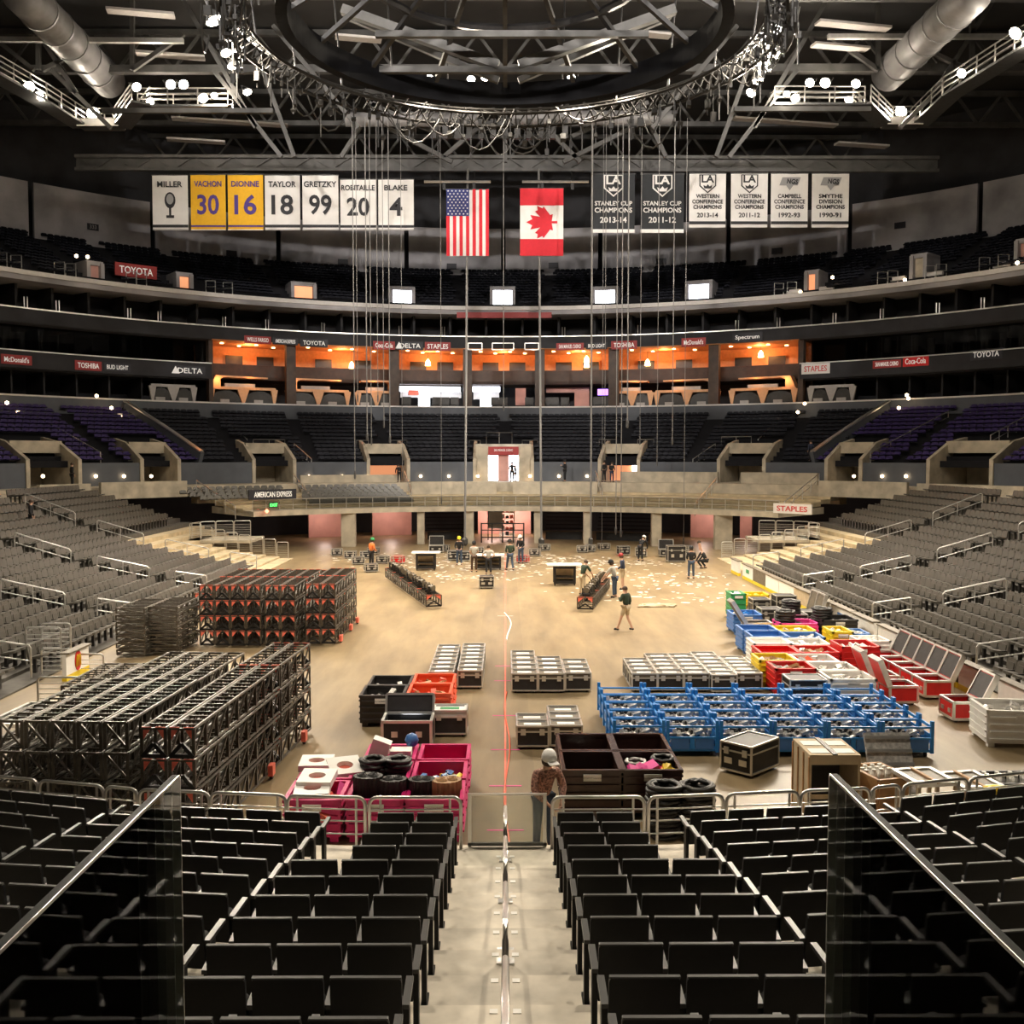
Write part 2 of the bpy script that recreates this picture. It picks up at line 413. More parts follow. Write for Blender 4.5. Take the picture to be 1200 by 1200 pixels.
# under the far balcony
t = empty('wall_undercroft'); t['kind'] = 'structure'
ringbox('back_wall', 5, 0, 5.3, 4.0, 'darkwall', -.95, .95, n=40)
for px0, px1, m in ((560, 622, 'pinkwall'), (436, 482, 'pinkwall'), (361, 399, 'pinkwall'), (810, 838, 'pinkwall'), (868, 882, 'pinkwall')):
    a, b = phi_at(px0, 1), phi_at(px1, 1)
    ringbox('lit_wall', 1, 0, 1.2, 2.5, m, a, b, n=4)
for i, (px0, px1) in enumerate(((400, 416), (489, 497), (545, 555), (626, 634), (684, 692), (764, 775), (838, 858))):
    p, ph = ellpix((px0+px1)/2, 640, -8.0); wd = (px1-px0)/1200*p.y
    c = struct('column', MB().obox((p.x, p.y, 1.21), (wd, .7, 2.42)), 'concrete')
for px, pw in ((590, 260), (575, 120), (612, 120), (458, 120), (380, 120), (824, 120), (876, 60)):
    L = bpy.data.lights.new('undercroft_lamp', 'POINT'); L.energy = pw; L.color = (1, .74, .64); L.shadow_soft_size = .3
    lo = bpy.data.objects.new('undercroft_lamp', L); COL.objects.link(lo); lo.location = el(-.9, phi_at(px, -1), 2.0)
# bleachers folded away between the columns
for px0, px1, lab in ((500, 543, 'left of the loading door'), (640, 683, 'right of the loading door'), (700, 762, 'beyond the right column pair')):
    a, b = phi_at(px0, -4), phi_at(px1, -4); e = empty('folded_bleacher', el(-3, (a+b)/2), 0, 'dark folded bleacher under the far balcony '+lab, 'bleacher', 'folded bleachers')
    mid = el(-3, (a+b)/2)
    for j in range(7):
        m1 = MB()
        q0, q1 = el(-4.2+.35*j, a, .55+.28*j)-mid, el(-4.2+.35*j, b, .55+.28*j)-mid
        m1.bar(q0, q1, .25, .06); obj('bench', m1, e, 'tier')
    m1 = MB(); q0, q1 = el(-4.4, a, .3)-mid, el(-4.4, b, .3)-mid; m1.bar(q0, q1, .05, .6); obj('front_board', m1, e, 'blackmetal')
# premier portals: concrete frames with a passage behind
def portal(px0, px1, label, back='tier', depth=4.2, sign=False):
    o = 3.0; ph = phi_at((px0+px1)/2, o); c = el(o, ph); n = elnorm(o, ph); X = Vector((-n.y, n.x, 0))
    X = X if X.x > 0 else -X
    wd = (px1-px0)/1200*c.y*1.02; wd = min(wd, 5.0)
    e = empty('portal', (c.x, c.y, 0), 0, label, 'portal', 'concrete portals of the middle tier')
    e.matrix_world = frame_mx((c.x, c.y, 0), X, -n, (0, 0, 1))    # local: x across, y into the stand, z up
    h = wd/2; th = .28
    for s in (-1, 1):
        x0, x1 = (s*h-th/2, s*h+th/2)
        mb = MB().prism([(x0, -.15, 4.38), (x0, depth, 4.38), (x0, depth, 7.9), (x0, 2.2, 7.55), (x0, -.15, 6.3)], (0,0,0), (th, 0, 0)); obj('side_wall', mb, e, 'concrete')
    obj('lintel', MB().box(-h, 1.9, 6.75, h, 2.3, 7.6), e, 'concrete')
    obj('passage_floor', MB().box(-h, -.1, 4.2, h, depth, 4.4), e, 'concrete')
    obj('door_panel', MB().box(-h+.2, depth-.1, 4.4, h-.2, depth, 6.9), e, back)
    return e, h
LBL = {0: 'brightly lit concrete portal under a red sign at the far end', 1: 'warm lit portal just left of the central red portal', 2: 'warm lit portal just right of the central red portal',
       3: 'splayed concrete portal above the left black sign', 4: 'splayed concrete portal above the bare right balcony', 5: 'concrete portal by the sloping wall left of the black seats',
       6: 'concrete portal by the sloping wall right of the black seats', 7: 'wide concrete portal among purple seats at far left', 8: 'wide concrete portal among purple seats at far right'}
for i, (a, b) in enumerate(PORT):
    e, h = portal(a, b, LBL[i], 'warmdoor' if i in (1, 2) else ('pinkwall' if i == 0 else 'concrete'))
    if i == 0:
        for s in (-1, 1): obj('light_panel', MB().box(s*.88-.42, .3, 4.45, s*.88+.42, .35, 6.6), e, 'doorlight'); obj('front_wall', MB().box(s*1.85-.55, .2, 4.4, s*1.85+.55, .45, 7.4), e, 'concrete')
        obj('door', MB().box(-.46, .2, 4.4, .46, .28, 6.6), e, 'pinkwall')
        sg = obj('sign_board', MB().box(-1.3, -.05, 6.62, 1.3, .1, 7.35), e, 'signred'); lt = obj('lettering', text_mesh('SAN MANUEL CASINO', 1.6, .2, 'lettering', .0), sg); lt.matrix_local = frame_mx((0, -.07, 7.05), (1,0,0), (0,0,1), (0,-1,0))
    if i == 2: obj('light_panel', MB().box(.5, 3.9, 5.2, 1.1, 3.95, 6.4), e, 'doorlight')
# sloping parapets between black and purple seats
for s, pxa, pxb in ((-1, 236, 148), (1, 952, 1040)):
    a = phi_at(pxa, 3.2); b = phi_at(pxb, 13); mb = MB(); cap = MB(); N = 8; lo = []
    for i in range(N+1):
        f = i/N; ph = a+(b-a)*f; o = 3.2+9.8*f; lo.append(el(o, ph, 5.9+4.2*f))
    for p, q in zip(lo, lo[1:]): mb.bar(p+Vector((0,0,.45)), q+Vector((0,0,.45)), .3, 1.0); cap.bar(p+Vector((0,0,1.0)), q+Vector((0,0,1.0)), .4, .1)
    e = struct('parapet', mb, 'greywall'); obj('parapet_cap', cap, e, 'alu')
# upper deck doorways
def updoor(px0, px1, py0, py1, m, label):
    p, ph = ellpix((px0+px1)/2, py1, UO+1.6); n = elnorm(UO, ph); X = Vector((-n.y, n.x, 0)); X = X if X.x > 0 else -X
    wd = (px1-px0)/1200*p.y; h = (py1-py0)/1200*p.y
    e = empty('doorway', (0,0,0), 0, label, 'doorway', 'doorways of the upper deck'); e.matrix_world = frame_mx((p.x, p.y, p.z), X, -n, (0,0,1))
    obj('opening', MB().box(-wd/2, -.06, 0, wd/2, 0, h), e, m)
    for s in (-1, 1): obj('jamb', MB().box(s*(wd/2+.15)-.15, -.5, -.3, s*(wd/2+.15)+.15, 2.0, h+.2), e, 'uppwall')
    obj('lintel', MB().box(-wd/2-.3, -.3, h, wd/2+.3, 2, h+.35), e, 'uppwall')
    for s in (-1, 1): obj('white_step', MB().box(s*(wd/2+1.1)-.6, -.9, -.15, s*(wd/2+1.1)+.6, -.5, .15), e, 'signwhite')
for a in ((578, 600, 341, 366, 'doorlight', 'glaring white doorway at the centre of the upper deck'), (461, 483, 341, 364, 'doorlight', 'bright white doorway left of the central upper one'),
          (697, 720, 341, 364, 'doorlight', 'bright white doorway right of the central upper one'), (806, 830, 334, 358, 'coolpanel', 'cool white upper doorway near the rightmost cables'),
          (346, 368, 336, 358, 'warmdoor', 'pinkish upper doorway left of the hanging cables'), (212, 224, 325, 346, 'warmdoor', 'small orange upper doorway under the gold banners'),
          (945, 954, 322, 341, 'warmdoor', 'small orange upper doorway below the last white banner'), (108, 120, 312, 333, 'pinkwall', 'dim beige upper doorway at the left'),
          (1068, 1080, 303, 325, 'concrete', 'dim beige upper doorway right of the last banner'), (1190, 1206, 285, 308, 'pinkwall', 'dim beige upper doorway at the right picture edge')):
    updoor(*a)
# ================================================================== SEATS
def rounded(w, h, r, n=3):
    pts = [(-w/2, 0), (w/2, 0)]
    for i in range(n+1):
        t = PI/2*i/n; pts.append((w/2-r+r*math.cos(t), h-r+r*math.sin(t)))
    for i in range(n+1):
        t = PI/2+PI/2*i/n; pts.append((-w/2+r+r*math.cos(t), h-r+r*math.sin(t)))
    return pts
def panel(mb, w, h, r, y0, z0, th, tilt, n=3):     # upright rounded panel; tilt = lean back
    P = rounded(w, h, r, n); c, s = math.cos(tilt), math.sin(tilt)
    f = lambda x, v, d: (x, y0-v*s+d*c, z0+v*c+d*s)
    k = len(P); return mb.add([f(x, v, 0) for x, v in P]+[f(x, v, th) for x, v in P], [tuple(range(k)), tuple(reversed(range(k, 2*k)))]+[(i, k+i, k+(i+1) % k, (i+1) % k) for i in range(k)])
# near seat: padded black back seen from behind, tipped-up cushion, arms, stanchion (faces +Y)
ns_back = panel(MB(), .515, .50, .035, 0, .36, .036, .14).mesh('backrest', 'seatblack')
ns_hilite = MB()
ns_hilite = panel(MB(), .512, .014, .006, -.070, .848, .030, .14, 2).mesh('top_highlight', 'seatedge')  # lighter strip paints the highlight along the top of the back
ns_cush = panel(MB(), .50, .27, .05, .08, .38, .09, .22).mesh('cushion', 'seatblack')
def arm(s): return MB().add([(s*.28-.028, -.02, .60), (s*.28+.028, -.02, .60), (s*.28+.028, .34, .63), (s*.28-.028, .34, .63), (s*.28-.028, -.02, .635), (s*.28+.028, -.02, .635), (s*.28+.028, .34, .665), (s*.28-.028, .34, .665)], MB.BF)
def stan(s): return MB().box(s*.28-.022, .02, .0, s*.28+.022, .12, .61).box(s*.28-.03, -.04, 0, s*.28+.03, .24, .03)
ns_armL, ns_armR = arm(-1).mesh('armrest', 'seatedge'), arm(1).mesh('armrest', 'seatedge')
ns_stL, ns_stR = stan(-1).mesh('stanchion', 'seatblack'), stan(1).mesh('stanchion', 'seatblack')
def near_seat(x, y, z, rz, label, first, last):
    k = [('backrest', ns_back, [('top_highlight', ns_hilite)]), ('cushion', ns_cush), ('armrest', ns_armL), ('stanchion', ns_stL)]
    if last: k += [('armrest', ns_armR), ('stanchion', ns_stR)]
    place(k, 'arena_seat', (x, y, z), rz, label, 'seat', 'black padded seats of the near stand')
for s, sd in ((-1, 'left'), (1, 'right')):
    for k in range(12):
        y = 14.40-ND*k; z = NZ0+NRISE*k; row = ORD[k+1]
        n = 2 if k < 4 else 3
        for i in range(n):
            x = s*(.72+.28+.56*i)
            near_seat(x, y, z, 0, f'black seat, {row} row, {ORD[i+1]} {sd} of the central stairs', i == 0, (i == 0 and s < 0) or (i == n-1 and s > 0))
        # flank blocks beyond the side aisles
        ang = math.atan2(.38, 3.15)
        for i in range(5):
            xx = 2.62+.28+.565*i
            near_seat(s*xx, y+nyoff(s*xx), z, s*ang, f'black seat, {row} row, {sd} inner flank, {ORD[i+1]} from its aisle', i == 0, (i == 0 and s < 0) or (i == 4 and s > 0))
        ang = math.atan2(1.97, 7.4)
        n = [6, 6, 5, 5, 4, 3, 1, 0, 0, 0, 0, 0][k]
        for i in range(n):
            xx = 5.85+.28+.55*i
            near_seat(s*xx, y+nyoff(s*xx)+.12, z, s*ang, f'black seat, {row} row, {sd} outer flank, {ORD[i+1]} from its aisle', i == 0, (i == 0 and s < 0) or (i == n-1 and s > 0))
# grey shell seat of the side stands (faces +Y)
gs_back = panel(panel(MB(), .525, .46, .10, 0, .38, .05, .18),    .36, .26, .06, -.005, .47, .065, .18).mesh('backrest', 'seatgrey')
gs_seat = panel(MB(), .49, .40, .10, .04, .44, -.07, -1.38).mesh('seat_pan', 'seatgrey')
gs_leg = MB().box(-.05, .03, 0, .05, .12, .42).box(-.24, .0, .52, -.20, .30, .56).mesh('bracket', 'blackplastic')
def seat_tpl(lo=False):
    mb = MB()
    if lo:
        panel(mb, .51, .27, .12, 0, .42, .06, .20, 2); panel(mb, .48, .36, .08, .04, .40, -.06, -1.40, 1)
    else:
        panel(mb, .525, .46, .10, 0, .38, .05, .18, 2); panel(mb, .49, .40, .10, .04, .44, -.07, -1.38, 2); mb.box(-.05, .03, 0, .05, .12, .42).box(-.25, .02, .50, -.21, .28, .54)
    return mb.v, mb.f
def seat_stuff(name, spots, m, label, lo=True, rows=None):
    tv, tf = seat_tpl(lo); mb = MB()
    for x, y, z, a in spots:
        c, s = math.cos(a), math.sin(a); b = len(mb.v)
        mb.v += [(x+p[0]*c-p[1]*s, y+p[0]*s+p[1]*c, z+p[2]) for p in tv]; mb.f += [tuple(i+b for i in f) for f in tf]
    o = obj(name, mb, None, m); tag(o, label, 'seats'); o['kind'] = 'stuff'; return o
AISLES = [29.5, 38.0, 47.0, 56.5]
SSP = .54
for side, s in (('left', -1), ('right', 1)):
    cand = []
    for k in range(SR):
        x = s*(SX0+SD*k+.62); z = sz(k)
        top = 56.0 if k < 10 else min(sfar(k)-.5, 69)
        blocks = list(zip([23]+AISLES, AISLES+[74]))
        for bi, (a, b) in enumerate(blocks):
            n = int((min(b, top+.6)-a-1.25)/SSP)
            for i in range(max(0, n)):
                y = a+.62+SSP*(i+.5)
                if y > top: break
                px, py = proj((x, y, z+.6)); cand.append((y, k, bi, i, x, z, -60 < px < 1260 and y > 24))
    cand.sort(key=lambda c: c[0]**2+c[4]**2)
    ind = [c for c in cand if c[6]][:150]; ids = {(c[1], c[2], c[3]) for c in ind}
    for y, k, bi, i, x, z, v in ind:
        place([('backrest', gs_back), ('seat_pan', gs_seat), ('bracket', gs_leg)], 'shell_seat', (x, y, z), s*PI/2,
              f'grey plastic seat, {side} stand, {ORD[k+1]} row, {ORD[bi+1]} block, {ORD[i+1]} from its near aisle', 'seat', 'grey shell seats of the side stands')
    seat_stuff('stand_seats', [(c[4], c[0], c[5], s*PI/2) for c in cand if (c[1], c[2], c[3]) not in ids and c[0] > 22.5], 'seatgrey',
               f'remaining rows of grey plastic seats filling the {side} stand', lo=False)
# middle tier and upper deck
def ang_in(o, ph): n = elnorm(o, ph); return math.atan2(-n.x, n.y)
PA = [phi_at(p, 6) for p in (115, 272, 360, 455, 592, 728, 820, 918, 1075)]      # stairs
black, purple = [], []
pl, pr = phi_at(186, 8), phi_at(1000, 8)
for j in range(PT):
    o, z = pstep(j); o += .5; ph = -1.05; L = (35+o+39+o)/2
    while ph < 1.05:
        ph += .56/L
        if any(abs(ph-a)*L < .6 for a in PA): continue
        p = el(o, ph, z); px = proj(p)[0]
        if j < 8:
            bad = False
            for a, b in PORT:
                A, B = phi_at(a, 3), phi_at(b, 3)
                if A-.006 < ph < B+.006 and o < 8.2: bad = True
            if bad: continue
        fr = (o-3.2)/9.8
        la, lb = phi_at(236, 3.2), phi_at(148, 13); ra, rb = phi_at(952, 3.2), phi_at(1040, 13)
        (purple if ph < la+(lb-la)*fr or ph > ra+(rb-ra)*fr else black).append((p.x, p.y, p.z, ang_in(o, ph)))
seat_stuff('middle_tier_seats', black, 'seatnavy', 'black seats of the middle tier around the far end')
seat_stuff('middle_tier_seats', purple, 'seatpurple', 'purple seats at both sides of the middle tier')
up = []
UA = [phi_at(p, 14) for p in (30, 95, 155, 232, 330, 440, 540, 640, 745, 855, 950, 1010, 1110)]
for j in range(UT):
    o, z = ustep(j); o += .55; ph = -1.0; L = (35+o+39+o)/2
    while ph < 1.0:
        ph += .56/L
        if any(abs(ph-a)*L < .6 for a in UA): continue
        if j < 4 and any(abs(ph-phi_at(q, UO+1.6))*L < 1.8 for q in (589, 472, 708, 818, 357, 218, 949, 114, 1074)): continue
        p = el(o, ph, z); up.append((p.x, p.y, p.z, ang_in(o, ph)))
seat_stuff('upper_deck_seats', up, 'seatnavy', 'dark seats of the upper deck under the banners')
bal = []
for j in range(6):
    o, z = bstep(j); o += .5; ph = phi_at(238, -6)
    while ph < phi_at(470, -6):
        ph += .55/33
        if j < 2 and ph < phi_at(352, -6): continue
        p = el(o, ph, z); px = proj(p)[0]
        if 329 < px < 352: continue
        bal.append((p.x, p.y, p.z, ang_in(o, ph)))
seat_stuff('balcony_seats', bal, 'seatgrey', 'grey seats left on the left half of the far balcony')
# ================================================================== SUITES, SIGNS
def ellframe(px, py, o, into=False):
    p, ph = ellpix(px, py, o); n = elnorm(o, ph); X = Vector((-n.y, n.x, 0)); X = X if X.x > 0 else -X
    return p, n, X
def sign(px0, px1, py0, py1, o, text, bg, fg, label, name='sign', fill=.8, th=.12):
    p, n, X = ellframe((px0+px1)/2, (py0+py1)/2, o); k = p.y/1200
    wd = (ellpix(px1, 400, o)[0].xy-ellpix(px0, 400, o)[0].xy).length*.97; h = (py1-py0)*k
    e = empty(name, (0,0,0), 0, label, 'sign', 'advertising signs'); e.matrix_world = frame_mx(p, X, (0,0,1), n)
    obj('board', MB().box(-wd/2, -h/2, -th, wd/2, h/2, .02), e, bg)
    if text: obj('lettering', text_mesh(text, wd*fill, h*.55, fg, .01), e, mx=Matrix.Translation((0, 0, .035)))
    return e
UF = 12.85
for a in ((288, 320, 394, 402.5, UF, 'WELLS FARGO', 'signred', 'lettering', 'red sign leftmost on the ribbon above the glowing suites'),
          (321, 351, 396, 404, UF, 'AMERICAN EXPRESS', 'signblack', 'lettering', 'narrow black sign between a red sign and a car maker sign'),
          (353, 386, 397.5, 406.5, UF, 'TOYOTA', 'signblack', 'lettering', 'dark sign with round emblem above the second glowing suite'),
          (438, 464, 400, 409.5, UF, 'Coca-Cola', 'signred', 'lettering', 'dark red script sign behind the left hanging cables'),
          (466, 497, 400.5, 410, UF, 'DELTA', 'signblack', 'lettering', 'black sign with triangle beside the red and white sign'),
          (498, 529, 401, 411, UF, 'STAPLES', 'signred', 'lettering', 'red sign with outlined white letters left of the centre cable'),
          (651, 684, 402, 410, UF, 'SAN MANUEL CASINO', 'signred', 'lettering', 'thin dark red sign right of the empty frames'),
          (686, 711, 401.5, 409, UF, 'BUD LIGHT', 'signblack', 'lettering', 'small black sign right of the thin dark red sign'),
          (715, 746, 399.5, 409, UF, 'TOSHIBA', 'signred', 'lettering', 'red sign with white capitals above the right suites'),
          (797, 826, 396, 406, UF, "McDonald's", 'signred', 'lettering', 'small red sign with arches right of the cables'),
          (856, 892, 390, 401, UF, 'Spectrum', 'signblack', 'lettering', 'black sign with white rounded letters at the suites right end'),
          (4, 41, 416, 427, 13.25, "McDonald's", 'signred', 'lettering', 'red sign with arches at the left picture edge'),
          (90, 122, 423, 434, 13.25, 'TOSHIBA', 'signred', 'lettering', 'red sign with white capitals on the left ribbon'),
          (124, 156, 426, 435, 13.25, 'BUD LIGHT', 'signblack', 'lettering', 'dark sign right of the red one on the left ribbon'),
          (206, 243, 429, 440, 13.25, 'DELTA', 'signblack', 'lettering', 'black sign with triangle at the end of the left ribbon'),
          (937, 971, 426, 438, 13.25, 'STAPLES', 'signwhite', 'redletter', 'white sign with red capitals where the right ribbon starts'),
          (1020, 1054, 422, 431, 13.25, 'SAN MANUEL CASINO', 'signred', 'lettering', 'thin dark red sign on the right ribbon'),
          (1055, 1086, 417, 429, 13.25, 'Coca-Cola', 'red', 'lettering', 'bright red script sign on the right ribbon'),
          (1133, 1172, 409, 421, 13.25, 'TOYOTA', 'signblack', 'lettering', 'dark sign with white capitals on the right ribbon'),
          (139, 189, 310, 325, 12.6, 'TOYOTA', 'signred', 'lettering', 'dark red sign on the left upper deck'),
          (534, 648, 366, 372.5, 11.3, '', 'signred', 'lettering', 'long thin reddish message board on the upper deck edge')):
    e = sign(*a)
    if a[5] == 'DELTA':
        hh = .35; obj('emblem', MB().prism([(-hh, -hh*.8, .02), (hh, -hh*.8, .02), (0, hh, .02)], (0,0,0), (0,0,.03)), e, 'lettering', mx=Matrix.Translation((-(a[1]-a[0])*.034, 0, 0)))
# empty frames on the ribbon
for i, (px0, px1) in enumerate(((549, 565), (577, 602), (615, 631))):
    p, n, X = ellframe((px0+px1)/2, 406, UF-.1); wd = (px1-px0)*p.y/1200; h = .62
    e = empty('ribbon_frame', (0,0,0), 0, ('narrow silver frame left of the centre on the ribbon', 'wide silver frame at the centre of the ribbon', 'narrow silver frame right of the centre on the ribbon')[i], 'frame')
    e.matrix_world = frame_mx(p, X, (0,0,1), n)
    for s in (-1, 1):
        obj('rail', MB().box(-wd/2, s*h/2-.04, 0, wd/2, s*h/2+.04, .06), e, 'alu'); obj('stile', MB().box(s*wd/2-.04, -h/2, 0, s*wd/2+.04, h/2, .06), e, 'alu')
# suite columns
for a, b in ((336, 347), (457, 468), (543, 553), (627, 638), (713, 725), (830, 842), (245, 250), (935, 941)):
    p, n, X = ellframe((a+b)/2, 440, 13.7); wd = (b-a)*p.y/1200
    mb = MB().box(-wd/2, -.35, 11.1, wd/2, .35, 16.75)
    c = struct('suite_column', mb, 'brown'); c.matrix_world = frame_mx((p.x, p.y, 0), X, -n, (0,0,1))
# dim partition fins and glass fronts of the dark suites
dk = MB()
for px in list(range(-60, 245, 38))+list(range(950, 1260, 38)):
    for z0, z1 in ((11.2, 13.2), (14.0, 16.7)):
        p, n, X = ellframe(px, 440, 15); q = p-n*3; dk.bar((p.x, p.y, (z0+z1)/2), (q.x, q.y, (z0+z1)/2), .15, z1-z0)
for px in range(-60, 1270, 42):
    p, n, X = ellframe(px, 385, 14); q = p-n*2.5; dk.bar((p.x, p.y, 18.5), (q.x, q.y, 18.5), .2, 3.0)
struct('suite_partition', dk, 'darkwall')
for i, (z0, z1, a, b) in enumerate(((14.7, 16.7, -1.4, c0), (14.7, 16.7, c1, 1.4))):
    g = struct('window_%d' % (i+1), sweep(MB(), [(14.4, z0), (14.4, z1), (14.45, z1), (14.45, z0)], a, b, 30, True), 'suiteglass')
# short glass guard posts along the two ribbons
for i, px in enumerate((35, 72, 155, 190, 265, 315, 380, 470, 520, 660, 748, 862, 910, 975, 1030, 1095, 1147)):
    p, n, X = ellframe(px, 390, 13.1); mb = MB().cyl((p.x-.12, p.y, 17.85), (p.x-.12, p.y, 18.75), .04, 6).cyl((p.x+.12, p.y, 17.85), (p.x+.12, p.y, 18.75), .04, 6)
    tag(obj('guard_post', mb, None, 'steel'), f'paired steel guard post on the upper ribbon, {ORD[i+1]} from the left', 'post', 'guard posts on the upper ribbon')
# lounge bays behind the wooden parapet: downlights, screens, shelves
bays = [(250, 336), (347, 457), (468, 543), (553, 627), (638, 713), (725, 830), (842, 935)]
for i, (a, b) in enumerate(bays):
    mid = (a+b)/2; p, n, X = ellframe(mid, 420, 16.0)
    L = bpy.data.lights.new('lounge_lamp', 'POINT'); L.energy = 260; L.color = (1, .40, .13); L.shadow_soft_size = .3
    lo = bpy.data.objects.new('lounge_lamp', L); COL.objects.link(lo); lo.location = (p.x, p.y, 16.3)
    for j in range(4):
        q, n2, X2 = ellframe(a+(b-a)*(j+.6)/4.3, 420, 15+1.6*(j % 2))
        tag(obj('downlight', MB().lathe([(.16, 0), (.16, .06), (.1, .08)], 8, (q.x, q.y, 16.6)), None, 'warmlamp'), f'small ceiling downlight, {ORD[j+1]} in the {ORD[i+1]} glowing suite from left', 'light', 'suite downlights')
    for j, f in enumerate((.3, .72)):
        q, n2, X2 = ellframe(a+(b-a)*f, 424, 18.3); e = empty('wall_screen', (0,0,0), 0, f'dark wall screen, {("left","right")[j]} one in the {ORD[i+1]} glowing suite', 'screen', 'suite screens')
        e.matrix_world = frame_mx((q.x, q.y, 15.5), X2, (0,0,1), n2)
        obj('panel', MB().box(-.8, -.4, 0, .8, .4, .12), e, 'boothdark'); obj('frame', MB().box(-.9, -.5, -.02, .9, .5, .03), e, 'lounge')
    q, n2, X2 = ellframe(mid, 430, 17.2); e = empty('lounge_counter', (q.x, q.y, 13.7), 0, f'brown counter in the {ORD[i+1]} glowing suite from the left', 'counter'); 
    e.matrix_world = frame_mx((q.x, q.y, 13.7), X2, -n2, (0,0,1))
    obj('base', MB().box(-2, -.3, 0, 2, .3, .95), e, 'brown'); obj('top', MB().box(-2.1, -.38, .95, 2.1, .38, 1.02), e, 'wood')
for px, py in ((413, 428), (502, 425), (687, 421), (687, 427), (758, 425), (890, 415)):
    p, n, X = ellframe(px, py, 17.5); e = empty('pendant_lamp', (p.x, p.y, p.z), 0, f'glowing pendant lamp in the suite at pixel column {px}'.replace(f'at pixel column {px}', {413:'above the cables left of the third column',502:'over the framed picture left of centre',687:'right of centre',758:'right of the thick column',890:'near the right glass door'}[px]+(', lower one' if py==427 else '')), 'lamp')
    obj('shade', MB().lathe([(.28, -.3), (.22, .1), (.05, .35)], 10), e, 'warmlamp'); obj('cord', MB().cyl((0,0,.35), (0,0,16.7-p.z), .02, 5), e, 'blackmetal')
# opera boxes in front of the lounge
def booth(px0, px1, flip, canopy, m, label):
    p, n, X = ellframe((px0+px1)/2, 470, 14.0); wd = (px1-px0)*p.y/1200
    e = empty('opera_box', (0,0,0), 0, label, 'box seats', 'curved opera boxes along the parapet'); e.matrix_world = frame_mx((p.x, p.y, 11.1), X*flip if False else X, -n, (0,0,1))
    h = wd/2; f = flip
    for i, x in enumerate((-h, 0, h)):
        w0 = .55 if x == 0 else .32; c = x if x == 0 else x-(.2 if x > 0 else -.2)
        obj('leg', MB().prism([(c-.06, 0, .05), (c+.06, 0, .05), (c+w0, 0, 1.45), (c-w0, 0, 1.45)], (0,0,0), (0,.25,0)), e, m)
    obj('front_rail', MB().prism([(-h, 0, 1.38), (h, 0, 1.38), (h-.1, 0, 1.62), (-h+.1, 0, 1.62)], (0,0,0), (0,.3,0)), e, m)
    for i, x in enumerate((-h/2, h/2)):
        P = []
        for k in range(9): t = PI*k/8; P.append((x+(h/2-.25)*math.cos(t), .12, .1+1.2*math.sin(t)**.6))
        obj('arch_panel', MB().prism(P, (0,0,0), (0,.06,0)), e, 'boothdark'); obj('table', MB().box(x-.55, .0, .15, x+.25, .12, .5), e, 'boothgrey')
    if canopy:
        P = [(-f*h*.95, 1.62), (-f*h*.80, 2.62), (f*h*.75, 2.56), (f*h*.75, 2.42), (-f*h*.55, 2.46), (-f*h*.66, 2.3), (-f*h*.66, 1.62)]
        P = [(x, .1, z) for x, z in P]
        if f < 0: P.reverse()
        obj('canopy', MB().prism(P, (0,0,0), (0,1.4,0)), e, m)
        obj('bench_back', MB().box(-h*.5, .5, 1.62, h*.4, .7, 1.95), e, 'boothgrey')
    return e
booth(247, 326, 1, True, 'frame_warmlit', 'orange lit opera box leftmost of the glowing row'); booth(337, 411, 1, True, 'frame_warmlit', 'orange lit opera box second from the left')
booth(418, 466, -1, True, 'frame_warmlit', 'orange lit opera box third from left, before the cables'); booth(716, 764, 1, True, 'frame_warmlit', 'orange lit opera box right of the purple screen')
booth(766, 842, -1, True, 'frame_warmlit', 'orange lit opera box second from the right'); booth(853, 932, -1, True, 'frame_warmlit', 'orange lit opera box rightmost of the glowing row')
booth(178, 232, 1, False, 'boothgrey', 'unlit grey opera box left of the glowing row'); booth(945, 1000, -1, False, 'boothgrey', 'unlit grey opera box right of the glowing row')
for px in (262, 300, 350, 400, 440, 740, 790, 835, 880, 915):
    p, n, X = ellframe(px, 455, 12.6)
    L = bpy.data.lights.new('booth_lamp', 'POINT'); L.energy = 38; L.color = (1, .45, .15); L.shadow_soft_size = .15
    lo = bpy.data.objects.new('booth_lamp', L); COL.objects.link(lo); q = el(13.75, phi_at(px, 12.6), 13.3); lo.location = q
# white lounge at the centre
def ebox(px0, px1, py0, py1, o, th, m, name, label, cat):
    p, n, X = ellframe((px0+px1)/2, (py0+py1)/2, o); k = p.y/1200; wd = (px1-px0)*k; h = (py1-py0)*k
    e = obj(name, MB().box(-wd/2, 0, -h/2, wd/2, th, h/2), None, m); e.matrix_world = frame_mx(p, X, -n, (0,0,1)); return tag(e, label, cat)
ebox(469, 540, 453, 459, 17, .2, 'coolpanel', 'strip_luminaire', 'long cool white light panel left of the central suite', 'light')
ebox(554, 586, 453, 459, 17, .2, 'coolpanel', 'strip_luminaire', 'short cool white light panel in the central suite', 'light')
ebox(470, 541, 459, 466, 18, .2, 'signwhite', 'wall_panel_unit', 'white wall units under the long light panel', 'wall unit')
ebox(555, 585, 459, 468, 18, .2, 'signwhite', 'wall_panel_unit', 'white wall units in the central suite', 'wall unit')
ebox(640, 690, 454, 460, 17.5, .2, 'pinkwall', 'wall_panel_unit', 'pinkish wall unit right of the centre', 'wall unit')
ebox(491, 504, 465, 476, 14.6, .3, 'doorlight', 'light_cube', 'blazing white light box in the left centre suite', 'light box')
ebox(563, 576, 466, 476, 14.6, .3, 'doorlight', 'light_cube', 'blazing white light box in the central suite', 'light box')
ebox(700, 712, 456, 463, 16, .15, 'purplescreen', 'purple_screen', 'small purple glowing screen by the right thick column', 'screen')
ebox(479, 491, 457, 463, 16, .3, 'redplate', 'red_fridge', 'red lit cabinet in the left centre suite', 'cabinet')
